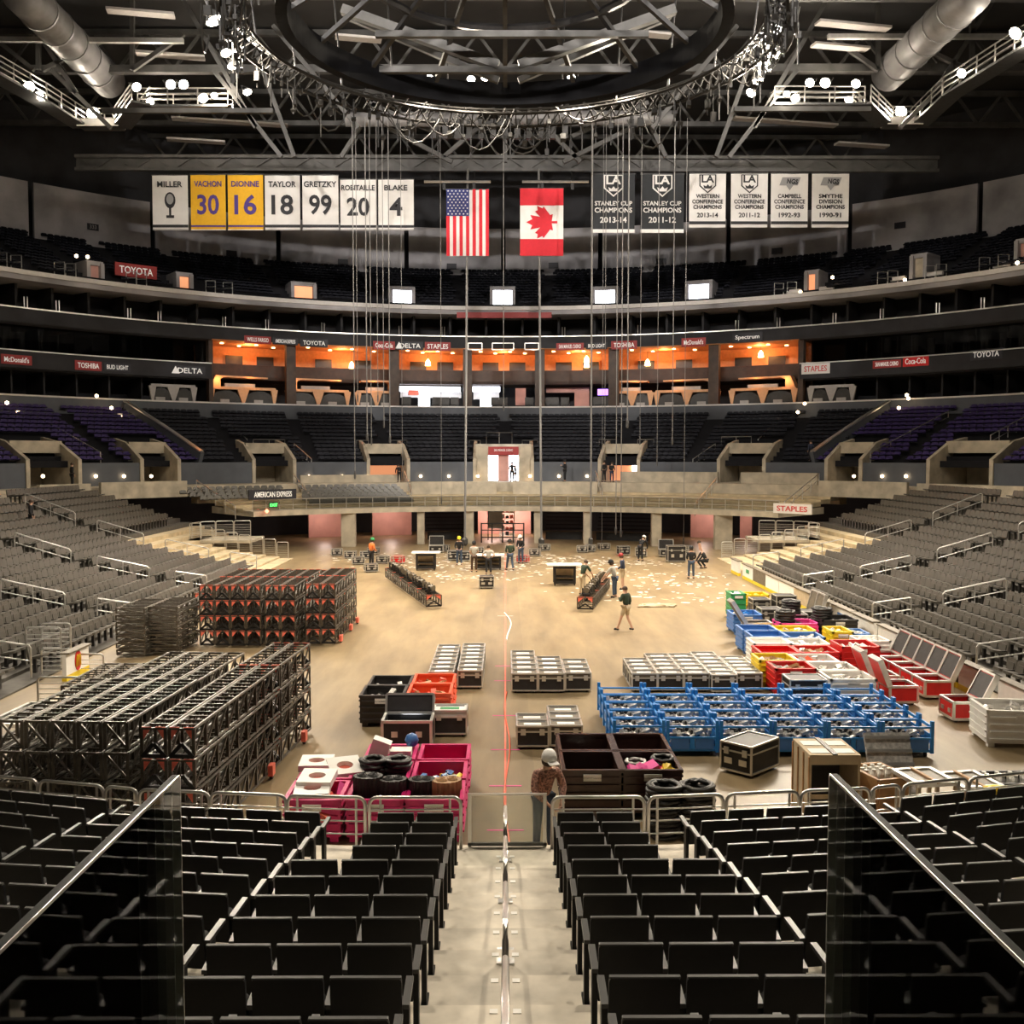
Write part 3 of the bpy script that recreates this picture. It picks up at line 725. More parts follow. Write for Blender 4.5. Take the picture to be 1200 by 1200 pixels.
ebox(604, 616, 455, 475, 16, .3, 'pinkwall', 'lit_cabinet', 'pink lit cabinet in the central suite', 'cabinet')
ebox(673, 690, 459, 476, 16, .3, 'pinkwall', 'lit_cabinet', 'pink lit cabinet right of the dark chairs', 'cabinet')
for i, px in enumerate((477, 512, 522, 533, 580, 590, 620, 640, 650, 662, 700, 708)):
    p, n, X = ellframe(px, 470, 14.4); e = empty('lounge_chair', (0,0,0), 0, f'dark lounge chair behind the parapet, {ORD[i+1]} from the left', 'chair', 'lounge chairs at the parapet')
    e.matrix_world = frame_mx((p.x, p.y, 11.1), X, -n, (0,0,1))
    obj('backrest', MB().box(-.4, -.05, .4, .4, .08, 1.1), e, 'boothdark'); obj('seat', MB().box(-.4, .08, .35, .4, .7, .5), e, 'boothdark'); obj('base', MB().box(-.3, .1, 0, .3, .6, .35), e, 'blackmetal')
# lamps on the grey wall and over the balcony
for i, px in enumerate((50, 112, 145, 177, 362, 401, 430, 493, 526, 560, 621, 655, 688, 1001, 1034, 1062)):
    p, n, X = ellframe(px, 558, 2.85)
    e = empty('wall_lamp', (p.x, p.y, p.z), 0, f'small warm wall lamp on the grey wall, {ORD[i+1]} from the left', 'lamp', 'grey wall lamps')
    obj('bulb', MB().lathe([(.02, -.12), (.12, -.06), (.12, .06), (.02, .12)], 8), e, 'smallbulb'); obj('bracket', MB().bar((0,0,0), -n*.25, .08), e, 'darksteel')
for i, (px, py) in enumerate(((10, 472), (23, 483), (132, 478), (142, 488), (934, 483), (942, 473), (1052, 478), (1063, 467), (115, 464), (1061, 463), (237, 345), (972, 325), (1056, 328), (935, 342), (1186, 308), (108, 301), (95, 300))):
    p, n, X = ellframe(px, py, 12.4 if py > 400 else 11.9)
    e = empty('stair_lamp', (p.x, p.y, p.z), 0, f'small glowing stair lamp, number {ORD[i+1]} reading both tiers clockwise', 'lamp', 'stair lamps of the tiers')
    e['label'] = ('small warm lamp beside the middle tier stairs, ' if py > 400 else 'small warm lamp beside an upper deck doorway, ')+f'{ORD[(i if py > 400 else i-10)+1]} listed'
    e['label'] = e['label'].replace(' listed', ' from the left' ) if False else ('warm stair lamp left of the grey parapet, ' if px < 600 else 'warm stair lamp right of the grey parapet, ')+('middle' if py > 400 else 'upper')+' tier, '+ORD[(i % 10)+1]
    obj('bulb', MB().lathe([(.02, -.14), (.14, -.07), (.14, .07), (.02, .14)], 8), e, 'smallbulb'); obj('bracket', MB().bar((0,0,0), -n*.3, .08), e, 'darksteel')
# section number plates on the upper wall
for i, px in enumerate((115, 275, 404, 530, 648, 773, 907, 1049)):
    y = (266, 297, 307, 312, 311, 306, 294, 264)[i]; p, n, X = ellframe(px, y, 23.0)
    e = empty('section_plate', (0,0,0), 0, f'small black section number plate on the concrete, {ORD[i+1]} from the left', 'sign', 'section number plates'); e.matrix_world = frame_mx(p, X, (0,0,1), n)
    obj('plate', MB().box(-.5, -.28, -.05, .5, .28, .02), e, 'signblack')
    if i == 0: obj('lettering', text_mesh('333', .6, .34, 'greyink', .01), e, mx=Matrix.Translation((0,0,.03)))
# balcony signs
sign(291, 348, 573.5, 585, -9.0, 'AMERICAN EXPRESS', 'signblack', 'lettering', 'black sign with white capitals over the left corner entrance')
sign(906, 952, 590.5, 602, -9.0, 'STAPLES', 'signwhite', 'redletter', 'white sign with red capitals over the right corner entrance')
e = sign(315, 325, 588.5, 595, -8.9, 'EXIT', 'signblack', 'exitgreen', 'green exit sign below the black corner sign', fill=.9)
p, n, X = ellframe(312, 599, -9.0); e = empty('warning_lamp', (p.x, p.y, p.z), 0, 'small red warning lamp at the left corner rail', 'lamp'); obj('bulb', MB().lathe([(.03, -.14), (.15, 0), (.03, .14)], 8), e, 'redbulb' if 'redbulb' in MATS else mat('redbulb', (1, .15, .08), .5, var=0, emit=8).name); obj('socket', MB().box(-.06, 0, -.06, .06, .3, .06), e, 'blackmetal')
# ================================================================== ROOF, BANNERS, LIGHTS
def truss_bar(mb, a, b, r=.05): mb.bar(a, b, r*2)
BY = 81.5
zt, zb = aty(590, 184, BY).z, aty(590, 199, BY).z
xl, xr = aty(88, 190, BY).x, aty(1100, 190, BY).x
e = empty('banner_truss', (0, BY, zb), 0, 'long grey roof truss carrying the banners and flags', 'truss')
for z in (0, zt-zb): obj('chord', MB().box(xl, -.15, z-.12, xr, .15, z+.12), e, 'beam')
mb = MB(); n = 44
for i in range(n):
    a = xl+(xr-xl)*i/n; b = xl+(xr-xl)*(i+1)/n; mb.bar((a, 0, 0 if i % 2 else zt-zb), (b, 0, zt-zb if i % 2 else 0), .08)
obj('lacing', mb, e, 'beam'); obj('web_plate', MB().box(xl, .2, .05, xr, .24, zt-zb-.05), e, 'beam')
# --- banners
BN = 80.6
def banner(px0, px1, py0, py1, cloth, stripes, items, label, cat='banner', group='championship banners'):
    BN = 80.6 if cat == 'banner' else 79.4; a, b = aty(px0, py0, BN), aty(px1, py1, BN); wd = b.x-a.x; h = a.z-b.z
    e = empty('banner' if cat == 'banner' else 'flag', ((a.x+b.x)/2, BN, b.z), 0, label, cat, group); nx, nz = 8, 6
    mb = MB()
    for s in (0, 1):
        for j in range(nz+1):
            for i in range(nx+1): mb.v.append((-wd/2+wd*i/nx, s*.03+.035*math.sin(i*1.3+j*.25), h*j/nz))
    N = (nx+1)*(nz+1)
    for j in range(nz):
        for i in range(nx):
            q = j*(nx+1)+i; mb.f.append((q, q+1, q+nx+2, q+nx+1)); mb.f.append((N+q, N+q+nx+1, N+q+nx+2, N+q+1))
    obj('cloth', mb, e, cloth, True)
    for f0, f1, m in stripes: obj('stripe', MB().box(-wd/2, -.06, h*f0, wd/2, -.045, h*f1), e, m)
    obj('top_batten', MB().box(-wd/2-.05, -.05, h-.04, wd/2+.05, .08, h+.06), e, 'blackmetal')
    for txt, cx, cz, w_, h_, m in items:
        o = obj('lettering', text_mesh(txt, wd*w_, h*h_, m, .02), e); o.matrix_local = frame_mx((wd*cx, -.07, h*cz), (1,0,0), (0,0,1), (0,-1,0))
    return e, wd, h
WS = [(.05, .10, 'ink'), (.0, .02, 'greyink')]; GS = [(.06, .09, 'purpleink'), (.0, .015, 'bannerwhite')]
for px0, px1, py0, py1, nm, num, gold, lab in ((310, 352, 205, 270, 'TAYLOR', '18', 0, 'white number banner, eighteen, right of the gold pair'), (354, 397, 205, 270, 'GRETZKY', '99', 0, 'white number banner, double nine, middle of the white four'),
        (398.5, 441, 210, 270, 'ROBITAILLE', '20', 0, 'white number banner with twenty, longest name above it'), (443, 485, 210, 270, 'BLAKE', '4', 0, 'white retired number banner with a single 4'),
        (223, 265, 204.5, 270, 'VACHON', '30', 1, 'gold number banner with purple thirty beside the microphone banner'), (266.5, 309, 204.5, 270, 'DIONNE', '16', 1, 'gold number banner with purple sixteen beside a white one')):
    c = 'purpleink' if gold else 'ink'; wn = min(.9, .13*len(nm)) if nm != 'ROBITAILLE' else .93
    banner(px0, px1, py0, py1, 'bannergold' if gold else 'bannerwhite', GS if gold else WS, [(nm, 0, .83, wn, .105, c), (num, 0, .46, .62 if len(num) > 1 else .36, .36, c)], lab, group='retired number banners')
e, wd, h = banner(178, 221, 205, 270, 'bannerwhite', WS, [('MILLER', 0, .83, .70, .105, 'ink')], 'white banner with a drawn microphone instead of a number', group='retired number banners')
mic = empty('m'); bpy.data.objects.remove(mic)
P = [(math.cos(t*PI/8)*.42*(1 if True else 0), -.075, h*.54+math.sin(t*PI/8)*.62) for t in range(16)]
obj('microphone_head', MB().prism(list(reversed(P)), (0,0,0), (0,.02,0)), e, 'ink'); 
P = [(math.cos(t*PI/8)*.28, -.085, h*.56+math.sin(t*PI/8)*.40) for t in range(16)]; obj('microphone_grille', MB().prism(list(reversed(P)), (0,0,0), (0,.012,0)), e, 'greyink')
obj('microphone_stand', MB().box(-.08, -.075, h*.26, .08, -.055, h*.42).box(-.3, -.075, h*.22, .3, -.055, h*.27), e, 'ink')
def shield(e, wd, h, fg, bg):
    s = wd*.23; cz = h*.84
    P = [(-s, cz+s*.85), (s, cz+s*.85), (s, cz-s*.5), (0, cz-s*1.35), (-s, cz-s*.5)]
    Q = [(x*.86, cz+(z-cz)*.88) for x, z in P]
    obj('shield', MB().prism([(x, -.075, z) for x, z in reversed(P)], (0,0,0), (0,.02,0)), e, fg); obj('shield_field', MB().prism([(x, -.085, z) for x, z in reversed(Q)], (0,0,0), (0,.01,0)), e, bg)
    o = obj('lettering', text_mesh('LA', s*1.5, s*.85, fg, .03), e); o.matrix_local = frame_mx((0, -.095, cz+s*.32), (1,0,0), (0,0,1), (0,-1,0))
    c = [(-.55, -.25), (.55, -.25), (.72, .3), (.28, .08), (0, .42), (-.28, .08), (-.72, .3)]
    obj('crown', MB().prism([(x*s*.75, -.1, cz-s*.62+z*s*.75) for x, z in c], (0,0,0), (0,.015,0)), e, fg)
def badge(e, wd, h):
    s = wd*.27; cz = h*.82
    P = [(-s*1.05, cz-s*.25), (-s*.75, cz+s*.55), (s*1.1, cz+s*.55), (s*.8, cz-s*.25), (s*.35, cz-s*.25), (0, cz-s*.75), (-s*.35, cz-s*.25)]
    obj('badge', MB().prism([(x, -.075, z) for x, z in P], (0,0,0), (0,.02,0)), e, 'greyink')
    o = obj('lettering', text_mesh('KINGS', s*1.6, s*.5, 'ink', .03), e); o.matrix_local = frame_mx((0, -.09, cz+s*.15), (1,0,0), (.25,0,.97), (0,-1,0))
for px0, px1, yr, lab in ((694, 743.5, '2013-14', 'left one of the two black champions banners'), (751, 801, '2011-12', 'right one of the two black champions banners')):
    e, wd, h = banner(px0, px1, 204, 273, 'bannerblack', [(0, .06, 'bannerwhite')], [('STANLEY CUP', 0, .50, .88, .075, 'bannerwhite'), ('CHAMPIONS', 0, .385, .88, .085, 'bannerwhite'), (yr, 0, .22, .63, .10, 'bannerwhite')], lab)
    shield(e, wd, h, 'bannerwhite', 'bannerblack')
for px0, px1, l1, l2, yr, kind, lab in ((808, 850, 'WESTERN', 'CONFERENCE', '2013-14', 0, 'white conference banner with crown shield, next to the black pair'), (857, 899, 'WESTERN', 'CONFERENCE', '2011-12', 0, 'white conference banner with crown shield, second from the black pair'),
        (904, 946, 'CAMPBELL', 'CONFERENCE', '1992-93', 1, 'white conference banner with a slanted badge'), (952, 994, 'SMYTHE', 'DIVISION', '1990-91', 1, 'white division banner with slanted badge, rightmost of all')):
    e, wd, h = banner(px0, px1, 203, 266.5, 'bannerwhite', [(.055, .11, 'ink')], [(l1, 0, .575, .64, .075, 'ink'), (l2, 0, .475, .84 if l2 == 'CONFERENCE' else .62, .075, 'ink'), ('CHAMPIONS', 0, .375, .78, .075, 'ink'), (yr, 0, .225, .58, .085, 'ink')], lab)
    shield(e, wd, h, 'ink', 'bannerwhite') if kind == 0 else badge(e, wd, h)
# flags, both hung on end
e, wd, h = banner(523, 573, 222, 300, 'bannerwhite', [], [], 'striped red and white flag with blue star field', 'flag', 'national flags')
for i in range(7):
    x0 = -wd/2+wd*(2*i)/13; obj('red_stripe', MB().box(x0, -.055, 0, x0+wd/13, -.045, h if i > 3 else h*.6), e, 'flagred')
obj('canton', MB().box(-wd/2, -.066, h*.6, wd*(.5-6/13)*0+(-wd/2+wd*7/13), -.05, h), e, 'flagblue')
for j in range(9):
    for i in range(6 if j % 2 == 0 else 5):
        cx = -wd/2+wd*7/13*((i+(.5 if j % 2 == 0 else 1))/6); cz = h*.6+h*.4*(j+.7)/9.3
        P = []
        for k in range(10): r = .085 if k % 2 == 0 else .035; P.append((cx+r*math.sin(k*PI/5), -.078, cz+r*math.cos(k*PI/5)))
        obj('star', MB().prism(P, (0,0,0), (0,.008,0)), e, 'bannerwhite')
e, wd, h = banner(609.5, 660, 221, 300, 'bannerwhite', [(.75, 1.0, 'flagred'), (0, .25, 'flagred')], [], 'red and white flag with a red maple leaf on its side', 'flag', 'national flags')
leaf = [(0, .5), (.1, .3), (.23, .37), (.17, .05), (.34, .22), (.38, .13), (.52, .15), (.44, -.02), (.5, -.06), (.23, -.27), (.26, -.36), (.03, -.32), (.04, -.5)]
leaf = leaf+[(-x, z) for x, z in reversed(leaf[1:])]
obj('maple_leaf', MB().prism([(-z*wd*.72, -.06, h*.5+x*wd*.72) for x, z in leaf], (0,0,0), (0,.01,0)), e, 'flagred')
for i, (px0, px1) in enumerate(((497, 575), (612, 690))):
    a, b = aty(px0, 213, BN), aty(px1, 213, BN); e = empty('flag_pipe', ((a.x+b.x)/2, BN, a.z), 0, ('steel pipe above the striped flag', 'steel pipe above the maple leaf flag')[i], 'pipe'); h_ = (b.x-a.x)/2
    obj('pipe', MB().cyl((-h_, 0, 0), (h_, 0, 0), .12, 8), e, 'steel')
    for x in (-h_*.4, h_*.5): obj('hanger', MB().cyl((x, 0, 0), (x, .9, zb-a.z), .05, 6), e, 'blackmetal'); obj('hook', MB().box(x-.12, -.12, -.6, x+.12, .12, -.1), e, 'blackmetal')
# --- scoreboard ring and rigging ring
def circ(R, z, n=72, a0=0, a1=2*PI): return [Vector((R*math.sin(a0+(a1-a0)*i/n), CY+R*math.cos(a0+(a1-a0)*i/n), z)) for i in range(n+1)]
e = empty('scoreboard_ring', (0, CY, 25.1), 0, 'huge black ring hanging over the middle of the floor', 'ring')
mb = MB()
for p, q in zip(circ(9.6, 0), circ(9.6, 0)[1:]): mb.bar(Vector((p.x, p.y-CY, .6)), Vector((q.x, q.y-CY, .6)), .5, 1.15)
obj('band', mb, e, 'ringblack')
mb = MB()
for i in range(16):
    t = 2*PI*i/16; a = Vector((9.4*math.sin(t), 9.4*math.cos(t), 1)); b = Vector((4*math.sin(t), 4*math.cos(t), 4.2)); mb.bar(a, b, .22); mb.bar(b, b+Vector((0, 0, 6)), .2)
obj('spokes', mb, e, 'blackmetal')
mb = MB()
for R in (4.0, 6.5): mb.tube([(R*math.sin(2*PI*i/24), R*math.cos(2*PI*i/24), 4.2 if R == 4 else 2.8) for i in range(24)], .2, 6, True)
obj('inner_hoops', mb, e, 'blackmetal')
mb = MB()
for s in (-1, 1):
    a, b = aty(596+s*12, 70, 53)-Vector((0, CY, 25.4)), aty(596+s*195, 4, 53)-Vector((0, CY, 25.4)); mb.bar(a, b, .45); mb.bar(a+Vector((0, 1.5, -.2)), b+Vector((0, 1.5, .3)), .3)
a, b = aty(410, 75, 53)-Vector((0, CY, 25.4)), aty(775, 75, 53)-Vector((0, CY, 25.4)); mb.bar(a, b, .3); a, b = aty(440, 33, 51)-Vector((0, CY, 25.4)), aty(760, 33, 51)-Vector((0, CY, 25.4)); mb.bar(a, b, .3)
obj('cross_beams', mb, e, 'beam')
obj('drum', MB().lathe([(7.4, 4.6), (7.4, 10.5), (2, 11.5)], 32), e, 'ringblack')
e = empty('rigging_ring', (0, CY, 24.8), 0, 'round rigging truss with tangled cables around the black ring', 'rigging')
for R, z in ((12.0, .0), (12.0, .9), (11.2, .45)):
    obj('ring_chord', MB().tube([(R*math.sin(2*PI*i/60), R*math.cos(2*PI*i/60), z) for i in range(60)], .09, 5, True), e, 'rigblack')
mb = MB()
for i in range(120):
    t, u = 2*PI*i/120, 2*PI*(i+1)/120; P = lambda R, z, t: (R*math.sin(t), R*math.cos(t), z)
    mb.bar(P(12, 0, t), P(12, .9, u), .07); mb.bar(P(12, .9, t), P(11.2, .45, u), .06); mb.bar(P(12, 0, t), P(11.2, .45, t), .06)
o = obj('ring_lacing', mb, e, 'rigblack'); o['kind'] = 'stuff'
cb, hd, lampb = MB(), MB(), MB()
for i in range(90):
    t = RND.uniform(0, 2*PI); u = t+RND.uniform(.08, .3); R = RND.uniform(11, 12.8); z0 = RND.uniform(-.2, 1.2); sag = RND.uniform(.5, 1.8)
    cb.tube([(R*math.sin(t+(u-t)*k/6), R*math.cos(t+(u-t)*k/6), z0-sag*(1-((k-3)/3)**2)) for k in range(7)], RND.uniform(.025, .05), 4)
for i in range(150):
    t = 2*PI*(i+RND.random())/150; R = RND.uniform(11, 12.6); l = RND.uniform(.4, 1.9)
    x, y = R*math.sin(t), R*math.cos(t); hd.box(x-.03, y-.03, -l, x+.03, y+.03, .2); hd.obox((x, y, -l*RND.random()), (RND.uniform(.1, .3), RND.uniform(.1, .3), RND.uniform(.15, .5)), Matrix.Rotation(RND.uniform(-1, 1), 3, 'X'))
o = obj('loose_cables', cb, e, 'cable'); o['kind'] = 'stuff'; o = obj('clamps', hd, e, 'rigblack'); o['kind'] = 'stuff'
mb = MB()
for i in range(24):
    t = 2*PI*i/24; mb.cyl((12*math.sin(t), 12*math.cos(t), .9), (13.5*math.sin(t), 13.5*math.cos(t), 12), .05, 5)
obj('suspension_wires', mb, e, 'blackmetal')
# --- roof steel
def beam(px0, py0, px1, py1, y0, y1, w_, label, m='beam', name='roof_beam', h=None):
    a, b = aty(px0, py0, y0), aty(px1, py1, y1); mb = MB().bar(a, b, w_, h); return tag(obj(name, mb, None, m), label, 'beam', 'roof beams')
beam(-60, 82, 1260, 80, 72, 72, .5, 'long grey roof beam running behind both floodlight groups'); beam(-60, 46, 215, 48, 68, 68, .3, 'pale roof pipe at the upper left', 'alu'); beam(970, 43, 1260, 43, 68, 68, .3, 'pale roof pipe at the upper right', 'alu')
beam(120, 130, 320, 130, 70, 70, .3, 'short beam below the left floodlights'); beam(860, 128, 1020, 128, 70, 70, .3, 'short beam below the right floodlights')
for i, (a, b, c, d) in enumerate(((0, 50, 40, 82), (45, 0, 45, 82), (155, 0, 155, 82), (50, 82, 125, 45), (155, 82, 215, 40), (300, 60, 345, 184), (215, 0, 300, 150), (20, 0, 90, 110), (320, 30, 420, 150), (250, 82, 330, 184), (60, 82, 130, 150))):
    beam(a, b, c, d, 71, 71, .28, f'slanting roof brace on the left side, {ORD[i+1]} of its cluster'); beam(1184-a, b, 1184-c, d, 71, 71, .28, f'slanting roof brace on the right side, {ORD[i+1]} of its cluster')
for i, (a, b, c, d) in enumerate(((520, 184, 560, 150), (592, 190, 592, 130), (640, 150, 680, 190), (455, 150, 530, 190), (660, 190, 740, 150), (430, 120, 520, 160), (760, 120, 670, 160), (400, 184, 440, 120), (780, 184, 750, 120))):
    beam(a, b, c, d, 78, 78, .3, f'roof strut below the black ring, {ORD[i+1]} of its cluster')
for i in range(12): beam(508+14*i, 140, 508+14*i, 163, 66, 66, .35, f'short dark hanger under the black ring, {ORD[i+1]} from the left', 'blackmetal', 'roof_hanger')
# transverse roof trusses, seen from below
for i, y in enumerate((28, 40, 52, 64, 76, 88, 100)):
    e = empty('roof_truss', (0, y, 34.5), 0, f'wide dark roof truss, {ORD[i+1]} from the camera', 'truss', 'roof trusses')
    for z in (0, 2.6): obj('chord', MB().box(-52, -.2, z-.2, 52, .2, z+.2), e, 'beam')
    mb = MB()
    for k in range(26): x = -52+4*k; mb.bar((x, 0, 0), (x+2, 0, 2.6), .2); mb.bar((x+2, 0, 2.6), (x+4, 0, 0), .2)
    obj('lacing', mb, e, 'beam')
# ducts
for i, (a, b, c, d) in enumerate(((25, -8, 128, 96), (1140, -8, 1040, 88))):
    p, q = atz(a, b, 33.2), atz(c, d, 33.2); r = 1.15; e = empty('air_duct', p, 0, ('fat grey air duct slanting at the upper left', 'fat grey air duct slanting at the upper right')[i], 'duct')
    v = q-p; obj('tube', MB().cyl((0,0,0), v, r, 18), e, 'duct', True)
    for k in range(1, 6): obj('joint_ring', MB().cyl(v*(k/6-.006), v*(k/6+.006), r*1.05, 18), e, 'duct')
for i, (a, b, y) in enumerate(((405, 560, 140), (600, 790, 138))):
    p, q = aty(a, y, 76), aty(b, y, 76); e = empty('air_duct', p, 0, ('pale straight duct behind the black ring, left half', 'pale straight duct behind the black ring, right half')[i], 'duct'); v = q-p
    obj('tube', MB().cyl((0,0,0), v, .5, 14), e, 'duct', True); obj('joint_ring', MB().cyl(v*.49, v*.51, .54, 14), e, 'duct')
for i, (px, py, w_) in enumerate(((200, 65, 4.5), (165, 15, 4), (1000, 30, 5), (985, 55, 4), (420, 45, 3), (760, 40, 3), (230, 165, 4.5), (1010, 170, 4.5), (270, 143, 9), (920, 143, 9))):
    p = atz(px, py, 34.0); p = p if py < 100 else aty(px, py, 84)
    tag(obj('roof_panel', MB().obox(p, (w_, .8, .15), Matrix.Rotation(.2, 3, 'Z')), None, 'boothgrey'), f'pale curved roof panel, {ORD[i+1]} among the roof steel', 'panel', 'pale roof panels')
# --- catwalks
def catwalk(pts, label, front=None):
    P = [atz(x, y, 30.3) for x, y in pts]; e = empty('catwalk', P[0], 0, label, 'catwalk', 'catwalks'); Q = [p-P[0] for p in P]
    mb = MB()
    for a, b in zip(Q, Q[1:]): mb.bar(a, b, 1.3, .15)
    obj('deck', mb, e, 'darksteel')
    for s in (-.6, .6):
        mb = MB()
        for a, b in zip(Q, Q[1:]):
            d = (b-a).normalized(); n = Vector((-d.y, d.x, 0))*s
            for z in (.45, .8, 1.15): mb.bar(a+n+Vector((0,0,z)), b+n+Vector((0,0,z)), .07)
            k = max(2, int((b-a).length/1.6))
            for i in range(k+1): c = a+(b-a)*i/k+n; mb.bar(c, c+Vector((0,0,1.15)), .07)
        obj('railing', mb, e, 'steel')
    if front:
        i = front; a, b = Q[i], Q[i+1]; d = (b-a).normalized(); n = Vector((-d.y, d.x, 0))*-.75
        obj('toe_board', MB().bar(a+n+Vector((0,0,.1)), b+n+Vector((0,0,.1)), .08, .5), e, 'white')
    return e
catwalk([(-60, 60), (45, 118), (95, 149), (143, 149), (165, 120)], 'railed catwalk around the far left floodlight', 2); catwalk([(165, 127), (270, 127)], 'railed catwalk under the left floodlight row', 0)
catwalk([(1010, 122), (1036, 147), (1077, 147), (1115, 112), (1250, 30)], 'railed catwalk around the far right floodlight', 1); catwalk([(905, 125), (1010, 125)], 'railed catwalk under the right floodlight row', 0)
# --- floodlights
fl_house = MB().lathe([(.12, .45), (.22, .40), (.42, .05), (.45, 0)], 12).mesh('housing', 'darksteel')
fl_lens = MB().lathe([(.40, -.03), (.40, .0)], 12).mesh('lens', 'bulb')
fl_yoke = MB().bar((-.5, 0, .05), (-.5, 0, .7), .06).bar((.5, 0, .05), (.5, 0, .7), .06).bar((-.5, 0, .7), (.5, 0, .7), .06).mesh('yoke', 'blackmetal')
def flood(px, py, z, power, size, tgt, label, col=(1, .875, .70), at=None, cone=105):
    p = at or atz(px, py, z); e = empty('floodlight', p, 0, label, 'floodlight', 'roof floodlights')
    d = (Vector(tgt)-p).normalized(); e.rotation_euler = (-d).to_track_quat('Z', 'Y').to_euler(); e.scale = (size,)*3
    obj('housing', fl_house, e); obj('lens', fl_lens, e); obj('yoke', fl_yoke, e)
    if not power:
        L = bpy.data.lights.new('flood_glow', 'POINT'); L.energy = 600*LIGHT; L.color = col; L.shadow_soft_size = .3
        lo = bpy.data.objects.new('flood_glow', L); COL.objects.link(lo); lo.location = p+d*.5*size
    if power:
        L = bpy.data.lights.new('flood_beam', 'SPOT'); L.energy = power*LIGHT; L.color = col; L.spot_size = math.radians(cone); L.spot_blend = .8; L.shadow_soft_size = .35
        lo = bpy.data.objects.new('flood_beam', L); COL.objects.link(lo); lo.location = p+d*.12*size; lo.rotation_euler = d.to_track_quat('-Z', 'Y').to_euler()
FL = [(252, 24, 25.8, 9000, 1.0, 'big warm floodlight at the top of the left ring lights'), (265, 62, 25.4, 0, .6, 'left one of the small ring light trio at left'), (280, 61, 25.4, 0, .55, 'right one of the small ring light trio at left'), (273, 77, 25.4, 4000, .65, 'lowest one of the small ring light trio at left'), (290, 108, 25.0, 0, .5, 'lone small ring light below the left trio'),
      (34, 102, 30.6, 9000, .9, 'upper half of the twin floodlight at far left'), (45, 113, 30.6, 0, .8, 'lower half of the twin floodlight at far left'), (109, 133, 31.2, 16000, 1.1, 'blazing floodlight on the far left catwalk corner'),
      (160, 102, 30.8, 4000, .7, 'floodlight left of the left catwalk row'), (176, 119, 30.8, 0, .65, 'lower floodlight left of the left catwalk row'), (200, 99, 31, 6000, .75, 'first of the joined left row floodlights'), (215, 99, 31, 6000, .75, 'second of the joined left row floodlights'),
      (238, 115, 30.8, 6000, .8, 'floodlight at the right end of the left row'), (251, 112, 30.8, 0, .5, 'small cool light at the right end of the left row'),
      (503, 92, 27, 4000, .55, 'leftmost light inside the black ring'), (552, 93, 27, 0, .5, 'second light inside the black ring'), (569, 90, 27, 4000, .6, 'third light inside the black ring'), (670, 92, 27, 4000, .6, 'fourth light inside the black ring'), (722, 85, 27, 0, .5, 'rightmost light inside the black ring'),
      (910, 34, 25.8, 9000, .8, 'big floodlight at the top of the right ring lights'), (900, 54, 25.5, 0, .45, 'small light just below the right top floodlight'), (907, 61, 25.5, 4000, .65, 'second light below the right top floodlight'), (888, 74, 25.3, 0, .45, 'dim small light of the right ring'), (898, 73, 25.3, 0, .45, 'small light beside the dim one on the right ring'), (887, 96, 25, 4000, .6, 'upper of the lowest right ring pair'), (880, 109, 25, 0, .6, 'lower of the lowest right ring pair'),
      (949, 97, 31, 6000, .7, 'left floodlight of the right catwalk row'), (967, 97, 31, 6000, .8, 'brightest floodlight of the right catwalk row'), (1003, 98, 31, 6000, .7, 'right floodlight of the right catwalk row'), (995, 117, 30.8, 0, .65, 'lower floodlight of the right catwalk row'), (932, 115, 30.8, 6000, .7, 'floodlight at the left end of the right row'), (922, 110, 30.8, 0, .5, 'cool floodlight at the left end of the right row'),
      (1056, 131, 31.2, 16000, 1.0, 'blazing floodlight on the far right catwalk corner'), (1127, 86, 30.8, 6000, .7, 'upper of the right catwalk pair'), (1124, 108, 30.8, 4000, .7, 'lower of the right catwalk pair'), (1190, 39, 30.5, 9000, .9, 'floodlight at the right picture edge'), (1204, 48, 30.5, 0, .7, 'second floodlight cut by the right picture edge')]
for px, py, z, pw, s, lab in FL:
    flood(px, py, z, pw, s, (RND.uniform(-6, 6), RND.uniform(34, 50), 0), lab)
# the near half of the catwalk oval, over and behind the camera, carries the same lamps; they face the far banners and tiers
for i, (x, y) in enumerate(((-24, 30), (-17, 22), (-8, 17), (8, 17), (17, 22), (24, 30))):
    flood(0, 0, 0, 13500, 1.0, (x*-.25, 88, 28), f'overhead floodlight facing the far banners, {ORD[i+1]} from the left', at=Vector((x, y, 31.5)), cone=58, col=(1, .93, .86))
for i, (x, y) in enumerate(((-20, 24), (-8, 14), (8, 14), (20, 24))):
    flood(0, 0, 0, 7500, 1.0, (x*.2, 46, 0), f'overhead floodlight facing the middle floor, {ORD[i+1]} from the left', at=Vector((x, y-3, 31.5)), cone=72)
for i, x in enumerate((-7, 7)): flood(0, 0, 0, 4800, 1.0, (0, 11, 1), ('overhead floodlight on the left above the near stairs', 'overhead floodlight on the right above the near stairs')[i], at=Vector((x, 19, 31.5)), cone=60)
